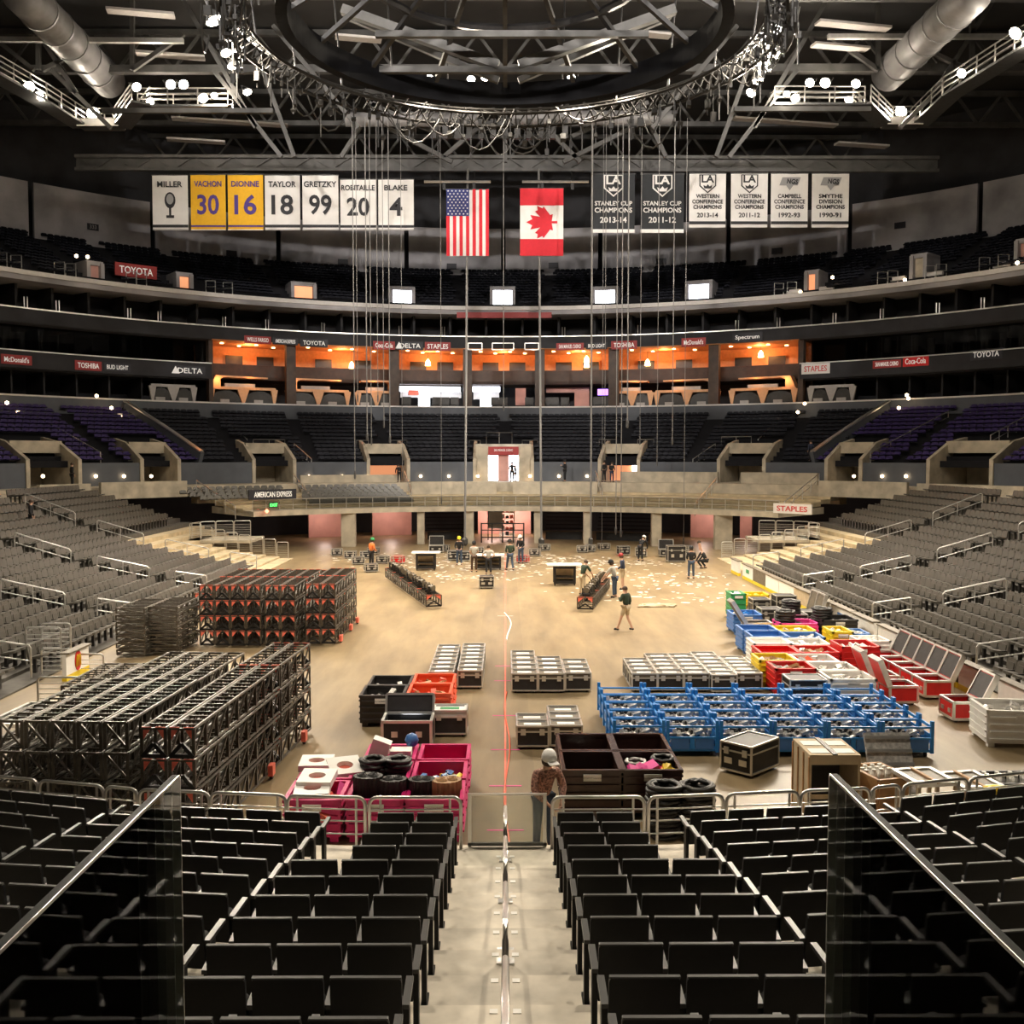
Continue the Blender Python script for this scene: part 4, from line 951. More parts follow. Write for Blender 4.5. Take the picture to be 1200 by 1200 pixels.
# --- hanging cables and chains
HC = [(413, 195, 560, .05), (417, 200, 470, .03), (428, 200, 515, .06), (433, 210, 520, .04), (441, 200, 470, .03), (448, 205, 500, .04), (455, 200, 518, .05), (470, 275, 560, .025), (516, 215, 590, .03), (544, 300, 640, .13), (590, 190, 480, .04), (635, 300, 640, .13), (694, 205, 640, .10), (710, 275, 520, .025), (724, 205, 625, .05), (730, 205, 628, .05), (737, 205, 500, .07), (752, 205, 520, .03), (772, 275, 545, .03), (790, 270, 520, .05), (805, 200, 640, .03), (707, 270, 640, .02)]
for i, (px, py0, py1, r) in enumerate(HC):
    a, b = aty(px, py0, 74), aty(px, py1, 74)
    side = 'left' if px < 500 else ('middle' if px < 650 else 'right'); r_ = sum(1 for h in HC[:i] if ('left' if h[0] < 500 else ('middle' if h[0] < 650 else 'right')) == side)+1
    e = empty('hanging_cable', (a.x, 74, max(b.z, .15)), 0, f'{"thick" if r > .08 else "thin"} vertical cable hanging from the roof, {ORD[r_]} of the {side} bundle', 'cable', 'hanging cables')
    r *= .7; top = zb; obj('line', MB().cyl((0,0,0), (0, BY-74-.2 if py0 == 300 else 0, top-max(b.z, .15)) if py0 == 300 else (0, 0, 30.5-max(b.z, .15)), r, 6), e, 'wire'); obj('hook', MB().lathe([(r*1.2, -.1), (r*2.4, .05), (r*2.4, .35), (r*1.2, .5)], 8), e, 'darksteel')
# ================================================================== THINGS ON THE FLOOR
KC = {}
def case_kind(w_, d_, h_, body='caseblack', lid='caselid', lab='paper', cast=.08, dishes=0):
    """flight case, front towards -Y, origin at the middle of its base"""
    key = (w_, d_, h_, body, lid, lab, dishes)
    if key in KC: return KC[key]
    x, y, z0, z1 = w_/2, d_/2, cast, h_; t = .018; zl = z1-(z1-z0)*.28
    k = [('body', MB().box(-x+.01, -y+.01, z0, x-.01, y-.01, zl).mesh('body', body)), ('lid', MB().box(-x+.01, -y+.01, zl+.012, x-.01, y-.01, z1-.006).mesh('lid', lid if not dishes else body))]
    if not dishes: k[1] = k[1]+([('label_sheet', MB().box(-w_*.28, -d_*.22, z1-.006, w_*.28, d_*.1, z1).mesh('label_sheet', lab)), ('top_plate', MB().box(-w_*.42, d_*.24, z1-.006, w_*.42, d_*.40, z1-.001).mesh('top_plate', 'caseblack'))],)
    mb = MB()
    for a in (-1, 1):
        for b in (-1, 1):
            mb.box(a*x-t, b*y-t, z0, a*x+t, b*y+t, z1); mb.box(-x, b*y-t, (z0 if a < 0 else z1)-t, x, b*y+t, (z0 if a < 0 else z1)+t); mb.box(a*x-t, -y, (z0 if b < 0 else z1)-t, a*x+t, y, (z0 if b < 0 else z1)+t)
    for b in (-1, 1): mb.box(-x, b*y-t*.7, zl-.015, x, b*y+t*.7, zl+.015); mb.box(b*x-t*.7, -y, zl-.015, b*x+t*.7, y, zl+.015)
    k.append(('edge_trim', mb.mesh('edge_trim', 'alu')))
    for s in (-1, 1): k.append(('latch', MB().box(s*w_*.30-.055, -y-.035, zl-.07, s*w_*.30+.055, -y-.01, zl+.07).box(s*w_*.30-.02, -y-.045, zl-.03, s*w_*.30+.02, -y-.03, zl+.03).mesh('latch', 'alu')))
    for s in (-1, 1):
        for b in (-1, 1): k.append(('caster', MB().cyl((s*(x-.1)-.02, b*(y-.1), cast/2), (s*(x-.1)+.02, b*(y-.1), cast/2), cast/2, 8).mesh('caster', 'rubber')))
    if dishes:
        for s in (-1, 1): k.append(('handle', MB().box(s*w_*.24-.09, -y-.03, z0+(zl-z0)*.35, s*w_*.24+.09, -y-.012, z0+(zl-z0)*.65).mesh('handle', 'alu')))
    KC[key] = k; return k
grp = 'rows of flight cases on the open floor'
def case_block(cols, w_, h_, where, lab='paper'):
    for ci, (x, y0, n, dp) in enumerate(cols):
        for r in range(n):
            lid = 'olive' if (where.startswith('right') and ci == 4 and r % 2) else 'caselid'
            place(case_kind(w_, round(dp-.05, 2), h_, lid=lid, lab=lab), 'flight_case', (x+w_/2, y0+dp*(r+.5), 0), RND.uniform(-.012, .012), f'black flight case in the {where} block, {ORD[ci+1]} column, {ORD[r+1]} from front', 'flight case', grp)
case_block([(-2.12, 28.1, 7, .60), (-1.33, 28.3, 7, .60)], .68, .52, 'left of the floor line')
case_block([(.18, 27.8, 5, .68), (.92, 27.8, 4, .62), (1.66, 27.9, 3, .66)], .70, .54, 'middle three column')
case_block([(.26, 22.4, 2, .58), (1.01, 22.45, 3, .62)], .70, .52, 'small near centre')
case_block([(3.50, 27.9, 4, .55), (4.22, 27.9, 5, .58), (4.94, 27.9, 5, .58), (5.66, 27.7, 6, .56), (6.40, 27.9, 5, .50)], .69, .52, 'right five column')
def T(*a, **k): return place(*a, **k)
u = Vector((.74, .73, 0)).normalized(); v = Vector((-u.y, u.x, 0)); c = Vector((4.96, 20.31, 0))+u*.52+v*.36
place(case_kind(.72, 1.04, .64, dishes=1), 'flight_case', c, math.atan2(u.y, u.x)-PI/2, 'large black flight case standing askew before the blue carts', 'flight case')
place(case_kind(.80, .62, .62, lid='signwhite', lab='green'), 'flight_case', (-1.30, 23.75, 0), 0, 'pale topped flight case beside the open console case', 'flight case')
# open console case with its lid up
def open_case(loc, rz, w_, d_, h_, body, label, lidang=1.35, inner='caseblack', cast=.1, screen=False, ld=None):
    e = empty('open_case', loc, rz, label, 'flight case', 'open flight cases'); x, y = w_/2, d_/2; t = .03
    mb = MB().box(-x, -y, cast, x, y, cast+.03)
    for a in (-1, 1): mb.box(a*x-.015, -y, cast, a*x+.015, y, h_); mb.box(-x, a*y-.015, cast, x, a*y+.015, h_)
    obj('body', mb, e, body); tr = MB()
    for a in (-1, 1):
        for b in (-1, 1):
            tr.box(a*x-t, b*y-t, cast, a*x+t, b*y+t, h_); tr.box(-x, b*y-t, (cast if a < 0 else h_)-t, x, b*y+t, (cast if a < 0 else h_)+t); tr.box(a*x-t, -y, (cast if b < 0 else h_)-t, a*x+t, y, (cast if b < 0 else h_)+t)
    obj('edge_trim', tr, e, 'alu'); obj('foam_insert', MB().box(-x+.03, -y+.03, cast+.03, x-.03, y-.03, h_*.72), e, inner)
    for s in (-1, 1):
        obj('latch', MB().box(s*w_*.25-.07, -y-.035, h_*.45, s*w_*.25+.07, -y-.012, h_*.65), e, 'alu')
        for b in (-1, 1): obj('caster', MB().cyl((s*(x-.1)-.02, b*(y-.1), cast/2), (s*(x-.1)+.02, b*(y-.1), cast/2), cast/2, 8), e, 'rubber')
    m3 = Matrix.Rotation(lidang, 3, 'X'); d_ = ld or d_; lid = MB().obox(Vector((0, y+.02, h_))+m3 @ Vector((0, d_/2, .0)), (w_, d_, .10), m3)
    l = obj('lid', lid, e, body); fr = MB()
    for a in (-1, 1): fr.obox(Vector((0, y+.02, h_))+m3 @ Vector((a*x, d_/2, .02)), (.05, d_, .14), m3); fr.obox(Vector((0, y+.02, h_))+m3 @ Vector((0, d_/2+a*d_/2, .02)), (w_, .05, .14), m3)
    obj('lid_trim', fr, l, 'alu'); obj('lid_lining', MB().obox(Vector((0, y+.02, h_))+m3 @ Vector((0, d_/2, .06)), (w_-.1, d_-.1, .02), m3), l, inner)
    if screen:
        obj('console_panel', MB().box(-x+.06, -y+.06, h_*.72, x-.06, y-.06, h_*.76), e, 'darksteel'); obj('screen', MB().box(-.18, -y*.5, h_*.76, .22, y*.2, h_*.77), e, 'coolpanel')
    return e
open_case((-2.19, 22.85, 0), 0, 1.08, .8, .62, 'caseblack', 'open black console case with a glowing screen', 1.25, screen=True, ld=.42)
# ------------------------------------------------------------------ plastic bins
def bin_kind(w_, d_, h_, m, ribs=4):
    key = ('bin', w_, d_, h_, m)
    if key in KC: return KC[key]
    x, y = w_/2, d_/2; t = .035; z0 = .10; k = []
    for s, nm in ((-1, 'front_wall'), (1, 'back_wall')):
        mb = MB().box(-x, s*y-t/2, z0, x, s*y+t/2, h_)
        for r in range(ribs): z = z0+(h_-z0)*(r+.6)/(ribs+.4); mb.box(-x*.94, s*(y+.035)-.025, z-.014, x*.94, s*(y+.035)+.025, z+.014)
        k.append((nm, mb.mesh(nm, m)))
    for s in (-1, 1):
        mb = MB().box(s*x-t/2, -y, z0, s*x+t/2, y, h_)
        for r in range(ribs): z = z0+(h_-z0)*(r+.6)/(ribs+.4); mb.box(s*(x+.03)-.015, -y*.94, z-.018, s*(x+.03)+.015, y*.94, z+.018)
        k.append(('side_wall', mb.mesh('side_wall', m)))
    k.append(('base', MB().box(-x, -y, z0, x, y, z0+.05).mesh('base', m))); mb = MB(); r = .035
    for s in (-1, 1): mb.box(-x-r, s*y-r, h_-.03, x+r, s*y+r, h_+.025); mb.box(s*x-r, -y-r, h_-.03, s*x+r, y+r, h_+.025)
    k.append(('rim', mb.mesh('rim', m)))
    for s in (-1, 1):
        for b in (-1, 1): k.append(('foot', MB().box(s*(x-.1)-.07, b*(y-.1)-.07, 0, s*(x-.1)+.07, b*(y-.1)+.07, z0).mesh('foot', m)))
    k.append(('label_plate', MB().box(-.16, -y-.06, h_-.17, .16, -y-.045, h_-.05).mesh('label_plate', 'paper')))
    KC[key] = k; return k
def junk(x, y, z, w_, d_, n, mats, label, name='loose_gear', s=.14):
    """a heap of mixed small gear nobody could count"""
    e = empty(name, (x, y, z), 0, label, 'gear'); 
    per = [MB() for _ in mats]
    for i in range(n):
        mb = per[i % len(mats)]; a = RND.uniform(.05, s); mb.obox((RND.uniform(-w_/2, w_/2), RND.uniform(-d_/2, d_/2), RND.uniform(.0, .16)), (a*RND.uniform(.6, 2), a, a*RND.uniform(.3, .8)), Euler((RND.uniform(-.6, .6), RND.uniform(-.6, .6), RND.uniform(0, 3))).to_matrix())
    for mb, m in zip(per, mats):
        o = obj('pieces', mb, e, m); o['kind'] = 'stuff'
    return e
def coil(x, y, z, R, n, label, m='cable', r=.035, name='cable_coil', rows=3):
    e = empty(name, (x, y, z), 0, label, 'cable')
    for j in range(n):
        pts = []; ph = RND.uniform(0, 6); 
        for i in range(16*2):
            t = 2*PI*i/16; rr = R*(.72+.28*((i/32+j*.37) % 1))+RND.uniform(-.02, .02); pts.append((rr*math.cos(t+ph), rr*math.sin(t+ph), r+j*r*1.9+RND.uniform(-.4, .4)*r))
        obj('loop', MB().tube(pts, r, 5), e, m, True)
    return e
def roll(x, y, z, R, h, label, m, rz=0):
    """upright roll of pleated cloth with a spiral top"""
    e = empty('rolled_mat', (x, y, z), rz, label, 'roll', 'rolled mats in the pink bins'); mb = MB(); N = 40; P = []
    prof = [(R*(.95 if k % 2 else 1.06)*math.cos(2*PI*k/N)*1.25, R*(.95 if k % 2 else 1.06)*math.sin(2*PI*k/N)) for k in range(N)]
    obj('roll_body', MB().prism([(a, b, 0) for a, b in prof], (0,0,0), (0,0,h)), e, m)
    for s in (-.45, .5): obj('spiral', MB().tube([(s*R+R*.5*k/30*math.cos(k*.62), R*.5*k/30*math.sin(k*.62), h+.01) for k in range(1, 30)], .022, 4), e, m)
    return e
PB = [('front', 'left', -3.75, 16.9), ('front', 'middle', -2.70, 16.9), ('front', 'right', -1.70, 16.9), ('middle', 'left', -3.75, 18.05), ('middle', 'middle', -2.72, 18.05), ('middle', 'right', -1.70, 18.05), ('back', 'left', -2.72, 19.2), ('back', 'right', -1.68, 19.2)]
for r, cc, x, y in PB:
    place(bin_kind(.92, 1.0, .72, 'pink'), 'plastic_bin', (x+.5, y+.55, 0), 0, f'magenta plastic bin, {cc} one of the {r} row', 'bin', 'magenta bins')
def holed_board(x, y, z, rz, tilt, label):
    e = empty('holed_box', (x, y, z), rz, label, 'box', 'white boxes with round holes'); e.rotation_euler = (tilt, 0, rz); N = 24; w_ = .30; mb = MB()
    sq = []
    for i in range(N):
        t = 2*PI*i/N; c, s = math.cos(t), math.sin(t); k = w_/max(abs(c), abs(s)); sq.append((k*c, k*s))
    ci = [(.15*math.cos(2*PI*i/N), .13*math.sin(2*PI*i/N)) for i in range(N)]
    for z0, flip in ((.12, 0), (0, 1)):
        b = len(mb.v); mb.v += [(a, c, z0) for a, c in sq]+[(a, c, z0) for a, c in ci]
        for i in range(N): f = (b+i, b+(i+1) % N, b+N+(i+1) % N, b+N+i); mb.f.append(f[::-1] if flip else f)
    for i in range(N): mb.f.append((2*N+i, 2*N+(i+1) % N, (i+1) % N, i)); mb.f.append((N+i, N+(i+1) % N, 3*N+(i+1) % N, 3*N+i))
    obj('board', mb, e, 'white'); obj('cone', MB().lathe([(.13, .02), (.13, .03), (.05, .05)], 14), e, 'redplate'); return e
holed_board(-3.32, 17.35, .70, .1, .05, 'white holed box lying in the front left magenta bin'); holed_board(-3.30, 17.72, .80, -.05, .1, 'white holed box behind another in the front left magenta bin')
holed_board(-3.50, 18.75, .76, .05, .05, 'white holed box at left in the middle left magenta bin'); holed_board(-2.95, 18.55, .74, .35, .25, 'tilted white holed box over the middle left magenta bin edge')
junk(-3.25, 17.45, .45, .8, .85, 40, ['redplate', 'magenta'], 'red fittings filling the front left magenta bin', s=.22); junk(-3.25, 18.6, .45, .8, .85, 40, ['redplate', 'magenta'], 'red fittings filling the middle left magenta bin', s=.22)
roll(-2.38, 17.5, .52, .20, .46, 'black rolled mat at left in the front middle bin', 'cable'); roll(-1.94, 17.45, .52, .19, .42, 'black rolled mat at right in the front middle bin', 'cable', .2)
roll(-1.45, 17.5, .50, .185, .42, 'black rolled mat in the front right bin', 'cable'); roll(-1.01, 17.45, .50, .20, .42, 'brown rolled mat in the front right bin', 'wood', .3)
junk(-2.2, 17.45, .30, .8, .8, 30, ['silver', 'cable'], 'small metal bits under the black rolls'); junk(-1.2, 17.45, .30, .8, .8, 30, ['silver', 'wood'], 'small metal bits under the brown roll')
coil(-2.42, 18.6, .50, .24, 6, 'black cable heap at left in the middle magenta bin', r=.04); coil(-1.98, 18.6, .50, .24, 6, 'black cable heap at right in the middle magenta bin', r=.04)
junk(-1.2, 18.6, .50, .8, .7, 26, ['yellow', 'darkblue', 'silver'], 'yellow and blue pieces in the middle right bin', s=.2)
junk(-2.22, 19.75, .5, .7, .7, 16, ['silver', 'pink'], 'small pieces in the back left magenta bin'); tag(obj('white_carton', MB().obox((-2.45, 19.7, .80), (.36, .30, .40), Matrix.Rotation(.35, 3, 'Y')).obox((-2.02, 19.62, .72), (.40, .32, .22)), None, 'paper'), 'white cartons sticking out of the back left magenta bin', 'carton')
tag(obj('blue_ball', MB().lathe([(.02, -.14), (.1, -.1), (.14, 0), (.1, .1), (.02, .14)], 12, (-1.85, 20.0, .9)), None, 'darkblue', True), 'round blue ball on the edge of the back left bin', 'ball')
for n_, (x, y, m, lab) in enumerate(((-3.48, 24.35, 'blackplastic', 'black bin before another black bin by the orange ones'), (-3.44, 25.5, 'blackplastic', 'black bin behind the front black one by the orange ones'), (-2.36, 24.55, 'orange', 'orange bin in front of the other orange bin'), (-2.34, 25.7, 'orange', 'orange bin behind the front orange bin'))):
    place(bin_kind(1.02, 1.08, .75, m), 'plastic_bin', (x+.51, y+.54, 0), 0, lab, 'bin', 'black and orange bins'); junk(x+.5, y+.54, .5, .8, .85, 24, ['silver', 'cable'] if m != 'orange' else ['wood', 'redplate'], 'loose gear filling the '+lab.split(' by')[0].replace(' in front of the other orange bin', ' in front').replace(' behind the front orange bin', ' at the back'))
for x, y, lab in ((1.05, 18.1, 'front left one of the brown ribbed bins'), (1.05, 19.35, 'rear left one of the brown ribbed bins'), (2.14, 18.1, 'front right one of the brown ribbed bins'), (2.14, 19.35, 'rear right one of the brown ribbed bins')):
    place(bin_kind(1.02, 1.15, .86, 'brownplastic', 5), 'plastic_bin', (x+.51, y+.58, 0), 0, lab, 'bin', 'brown ribbed bins')
coil(1.55, 19.9, .45, .30, 3, 'grey cable coil inside the rear left brown bin', 'wire'); coil(1.5, 18.7, .35, .30, 3, 'dark cable coil inside the front left brown bin')
coil(2.45, 18.9, .62, .20, 3, 'pale cable coil at left in the front right brown bin', 'wire'); coil(2.95, 18.85, .64, .22, 4, 'dark cable coil at right in the front right brown bin'); junk(2.62, 18.45, .66, .5, .25, 14, ['magenta'], 'bright pink strap in the front right brown bin', 'pink_strap', .25); junk(3.0, 18.4, .70, .2, .15, 8, ['yellow'], 'yellow tape in the front right brown bin', 'yellow_tape', .16)
for i, x in enumerate((2.72, 3.28)): coil(x, 17.25, 0, .30, 12, ('stack of black cable coils left of its twin', 'stack of black cable coils right of its twin')[i], r=.04)
# ------------------------------------------------------------------ blue carts
def blue_kind():
    w_, d_, h_ = 1.07, .67, .66; x, y = w_/2, d_/2; k = [('base', MB().box(-x, -y, .12, x, y, .17).mesh('base', 'blue'))]
    for s in (-1, 1):
        for b in (-1, 1):
            k.append(('post', MB().box(s*x-.035, b*y-.035, .1, s*x+.035, b*y+.035, h_+.14).mesh('post', 'blue'))); k.append(('caster', MB().cyl((s*(x-.1)-.02, b*(y-.1), .06), (s*(x-.1)+.02, b*(y-.1), .06), .06, 8).mesh('caster', 'rubber')))
        k.append(('end_rail', MB().box(-x, s*y-.02, h_-.02, x, s*y+.02, h_+.02).box(-x, s*y-.02, .40, x, s*y+.02, .44).mesh('end_rail', 'blue')))
        k.append(('side_rail', MB().box(s*x-.02, -y, h_-.02, s*x+.02, y, h_+.04).box(s*x-.015, -y, .3, s*x+.015, y, .5).mesh('side_rail', 'blue')))
    for s in (-1, 1): k.append(('front_panel', MB().box(s*w_*.25-.2, -y-.015, .17, s*w_*.25+.2, -y+.01, .40).mesh('front_panel', 'darkblue')))
    k.append(('centre_strut', MB().box(-.05, -y-.02, .17, .05, -y+.02, .42).mesh('centre_strut', 'blue')))
    rr = random.Random(3); a, b = MB(), MB()
    for i in range(70):
        mb = a if i % 4 else b; mb.obox((rr.uniform(-x*.85, x*.85), rr.uniform(-y*.8, y*.8), rr.uniform(.25, .56)), (rr.uniform(.05, .2), rr.uniform(.05, .12), rr.uniform(.04, .1)), Euler((rr.uniform(-.5, .5), rr.uniform(-.5, .5), rr.uniform(-.4, .4))).to_matrix())
    k.append(('metal_fittings', a.mesh('metal_fittings', 'silver'))); k.append(('dark_fittings', b.mesh('dark_fittings', 'blackmetal'))); return k
BK = blue_kind()
for ci in range(6):
    for r in range(5):
        place(BK, 'blue_cart', (2.32+1.155*(ci+.5), 21.85-.03*ci+.755*(r+.5), 0), 0, f'blue steel cart, {ORD[ci+1]} column from the left, {ORD[r+1]} from the front', 'cart', 'blue steel carts of fittings')
# ------------------------------------------------------------------ coloured bins and cases on the right
RB = [('white', 8.45, 26.2, 1.15, 1.05, .72, 'paper', 'white bin of pale scraps nearest the blue carts'), ('red', 7.30, 27.25, 1.05, 1.0, .78, 'wood', 'red bin behind the black case near the blue carts'), ('white', 8.45, 27.4, 1.10, 1.05, .72, 'silver', 'white bin second from the blue carts'), 
      ('yellow', 7.15, 28.4, 1.0, 1.0, .78, 'wood', 'yellow bin behind the red one near the flight cases'), ('white', 8.3, 28.55, 1.1, 1.05, .72, 'orange', 'white bin with orange bits between yellow and red'), ('red', 7.50, 29.7, 1.1, 1.05, .75, 'red', 'left one of the paired red bins'), ('red', 8.68, 29.7, 1.1, 1.05, .75, 'wood', 'right one of the paired red bins'),
      ('white', 7.62, 30.95, 1.1, 1.05, .78, 'white', 'plain white bin behind the paired red bins'), ('white', 8.82, 30.95, 1.1, 1.05, .75, 'paper', 'white bin heaped with pale gear behind the red pair'), ('darkblue', 7.86, 32.2, 1.1, 1.05, .78, 'darkblue', 'front one of the slate blue bins'), ('darkblue', 7.84, 33.4, 1.1, 1.05, .78, 'darkblue', 'rear one of the slate blue bins'),
      ('darkblue', 9.05, 32.2, 1.1, 1.05, .74, 'paper', 'blue bin heaped with scraps right of the slate ones'), ('yellow', 9.05, 33.45, 1.2, 1.05, .74, 'yellow', 'low yellow bin between the blue and pink bins'), ('magenta', 9.55, 35.2, 1.3, 1.0, .70, 'cable', 'pink bin in front of the black cable pile'), ('blackplastic', 11.05, 35.3, 1.2, 1.2, .80, 'cable', 'black bin right of the pink one'),
      ('darkblue', 8.35, 37.0, 1.0, 1.2, .72, 'blue', 'bright blue bin behind the leaning lid'), ('green', 9.05, 40.6, .55, 1.0, 1.0, 'paper', 'green bin at the far end of the coloured group'), ('yellow', 10.55, 32.6, .62, 1.1, .85, 'yellow', 'tall yellow bin left of a blue one by the boards'), ('darkblue', 11.2, 32.5, .5, 1.0, .8, 'paper', 'narrow blue bin by the boards'),
      ('white', 11.0, 31.35, .9, 1.0, .78, 'paper', 'white bin between the blue bin and large red bin'), ('red', 9.92, 29.75, 1.08, 1.15, .90, 'paper', 'large red bin heaped with pale gear by the boards'), ('yellow', 10.2, 43.6, 1.1, 1.0, .55, 'yellow', 'rounded yellow bundle far along the boards'), ('white', 10.85, 22.45, 1.5, 1.15, .82, 'paper', 'big white ribbed bin at the right picture edge')]
for m, x, y, w_, d_, h_, ct, lab in RB:
    place(bin_kind(w_, d_, h_, m, 4), 'plastic_bin', (x+w_/2, y+d_/2, 0), -.12 if x > 10.8 and y < 23 else 0, lab, 'bin', 'coloured bins on the right')
    if ct not in ('white', 'darkblue', 'red'): junk(x+w_/2, y+d_/2, h_-.22, w_*.8, d_*.8, 30, [ct, 'silver'] if ct != 'cable' else ['cable'], 'loose gear heaped in the '+lab, s=.2)
place(case_kind(.95, .75, .72, dishes=1), 'flight_case', (7.85, 26.55, 0), 0, 'black flight case before the coloured bins', 'flight case')
for i in range(5): open_case((11.58, 27.4+.86*i, 0), -PI/2, .80, .72, .50, 'red', f'red open case along the boards, {ORD[i+1]} from the camera', 1.15)
open_case((11.3, 25.0, 0), -PI/2, .78, .72, .50, 'red', 'single red open case beyond the gap in the boards', 1.1)
open_case((10.40, 26.75, 0), PI/2, .78, .72, .50, 'red', 'front one of two red cases with lids folded left', 1.2); open_case((10.38, 28.0, 0), PI/2, .78, .72, .50, 'red', 'rear one of two red cases with lids folded left', 1.2)
open_case((8.95, 36.1, 0), PI/2, .70, .9, .62, 'caseblack', 'black open case with its lid leaning on the blue bin', 1.0)
for i, (x, y, w_, h_, lab) in enumerate(((10.3, 39.6, .8, .6, 'black flight case before the tall chair stacks'), (11.2, 38.3, 1.0, .7, 'black flight case left of the leaning lids'), (11.3, 41.2, .8, .9, 'tall black case near the boards'), (10.4, 41.6, .7, .7, 'small black case beside the yellow bundle'), (10.5, 37.3, 1.0, .75, 'black flight case under the cable pile'))):
    place(case_kind(w_, .8, h_, dishes=1), 'flight_case', (x, y, 0), 0, lab, 'flight case')
for i, (x, y, z) in enumerate(((10.2, 36.6, .0), (10.9, 36.9, .0), (9.85, 35.75, .62), (11.2, 35.9, .70), (10.5, 37.3, .76), (11.9, 36.6, 0))): coil(x, y, z, .34, 5, f'black cable coil in the right hand pile, {ORD[i+1]} of six', r=.05)
for i, y in enumerate((39.3, 40.2)):
    e = empty('case_cover', (11.9, y, 0), -PI/2, ('near one of two dark case lids leaning on the boards', 'far one of two dark case lids leaning on the boards')[i], 'case lid'); m3 = Matrix.Rotation(-.25, 3, 'X')
    obj('panel', MB().obox((0, .25, .6), (.85, .08, 1.2), m3), e, 'caselid'); fr = MB()
    for a in (-1, 1): fr.obox(Vector((0, .25, .6))+m3 @ Vector((a*.42, 0, 0)), (.05, .13, 1.2), m3); fr.obox(Vector((0, .25, .6))+m3 @ Vector((0, 0, a*.6)), (.85, .13, .05), m3)
    obj('trim', fr, e, 'alu')
# racks by the near right rail
e = empty('tall_rack', (5.68, 17.85, 0), 0, 'tall pale wooden rack behind the near right rail', 'rack')
for s in (-1, 1): obj('side_panel', MB().box(s*.42-.02, -.5, 0, s*.42+.02, .5, 1.33), e, 'tan')
for j in range(4): obj('slat_edge', MB().box(-.46, -.5+.33*j-.02, 0, -.44, -.5+.33*j+.02, 1.33), e, 'wood')
obj('top', MB().box(-.44, -.52, 1.33, .44, .52, 1.37), e, 'tan')
for x in (-.22, .22):
    for y in (-.28, .2): obj('top_inset', MB().box(x-.16, y-.14, 1.37, x+.16, y+.14, 1.38), e, 'paper')
obj('strap', MB().box(-.04, -.53, 1.372, .04, .53, 1.39), e, 'blackmetal'); obj('front_frame', MB().box(-.44, -.52, 0, .44, -.5, .08).box(-.44, -.52, .6, .44, -.5, .68).box(-.44, -.52, 1.2, .44, -.5, 1.33), e, 'tan'); obj('back_panel', MB().box(-.42, .46, 0, .42, .5, 1.33), e, 'caseblack')
def crate(x, y, w_, d_, h_, m, label, n, rz=0, itm='silver'):
    e = empty('open_crate', (x, y, 0), rz, label, 'crate'); t = .03
    for s in (-1, 1): obj('side_wall', MB().box(s*w_/2-t, -d_/2, 0, s*w_/2+t, d_/2, h_), e, m); obj('end_wall', MB().box(-w_/2, s*d_/2-t, 0, w_/2, s*d_/2+t, h_), e, m)
    obj('base', MB().box(-w_/2, -d_/2, 0, w_/2, d_/2, .05), e, m)
    rows = max(1, n//3)
    for i in range(n):
        obj('jar', MB().lathe([(.05, 0), (.06, .18), (.04, .24), (.04, .28)], 8, (-w_*.36+(i % rows)*w_*.72/max(1, rows-1), d_*(.05+.15*(i//rows)), h_-.26)), e, itm)
    return e
crate(6.65, 17.9, .62, .9, .92, 'wood', 'wooden crate of pale bottles right of the tall rack', 12, .25, 'paper'); crate(8.8, 17.75, 1.3, .7, .85, 'blackplastic', 'long black crate of bottles near the right rail end', 15, .0, 'paper')
def work_table(x, y, rz, h_, lab):
    e = empty('folding_frame', (x, y, 0), rz, lab, 'table'); 
    for s in (-1, 1):
        for b in (-1, 1): obj('leg', MB().box(s*.34-.03, b*.4-.03, 0, s*.34+.03, b*.4+.03, h_), e, 'tan')
        obj('long_rail', MB().box(s*.34-.04, -.44, h_-.02, s*.34+.04, .44, h_+.05), e, 'alu'); obj('cross_rail', MB().box(-.34, s*.4-.04, h_-.02, .34, s*.4+.04, h_+.05), e, 'alu')
    obj('panel', MB().box(-.3, -.38, h_-.01, .3, .38, h_+.02), e, 'caselid'); obj('strap', MB().box(-.03, -.44, h_+.02, .03, .44, h_+.06), e, 'wood'); return e
work_table(7.25, 17.4, .15, .95, 'silver framed table near the right rail, left of two'); work_table(7.98, 17.3, .15, .92, 'silver framed table near the right rail, right of two')
e = empty('slatted_screen', (7.2, 18.6, 0), 0, 'slatted silver panel leaning behind the framed tables', 'panel'); m3 = Matrix.Rotation(-.5, 3, 'X'); obj('board', MB().obox((0, .2, .75), (.85, .06, 1.2), m3), e, 'silver')
for j in range(5): obj('slat', MB().obox(Vector((0, .2, .75))+m3 @ Vector((0, -.05, -.5+.25*j)), (.85, .03, .06), m3), e, 'alu')
tag(obj('yellow_hose', MB().tube([(8.0+.5*math.sin(i*.5)*.5+i*.03, 16.7+.1*math.cos(i), .95+.05*math.sin(i*.9)) for i in range(18)], .05, 6), None, 'yellow', True), 'yellow hose lying over the near right rail', 'hose')
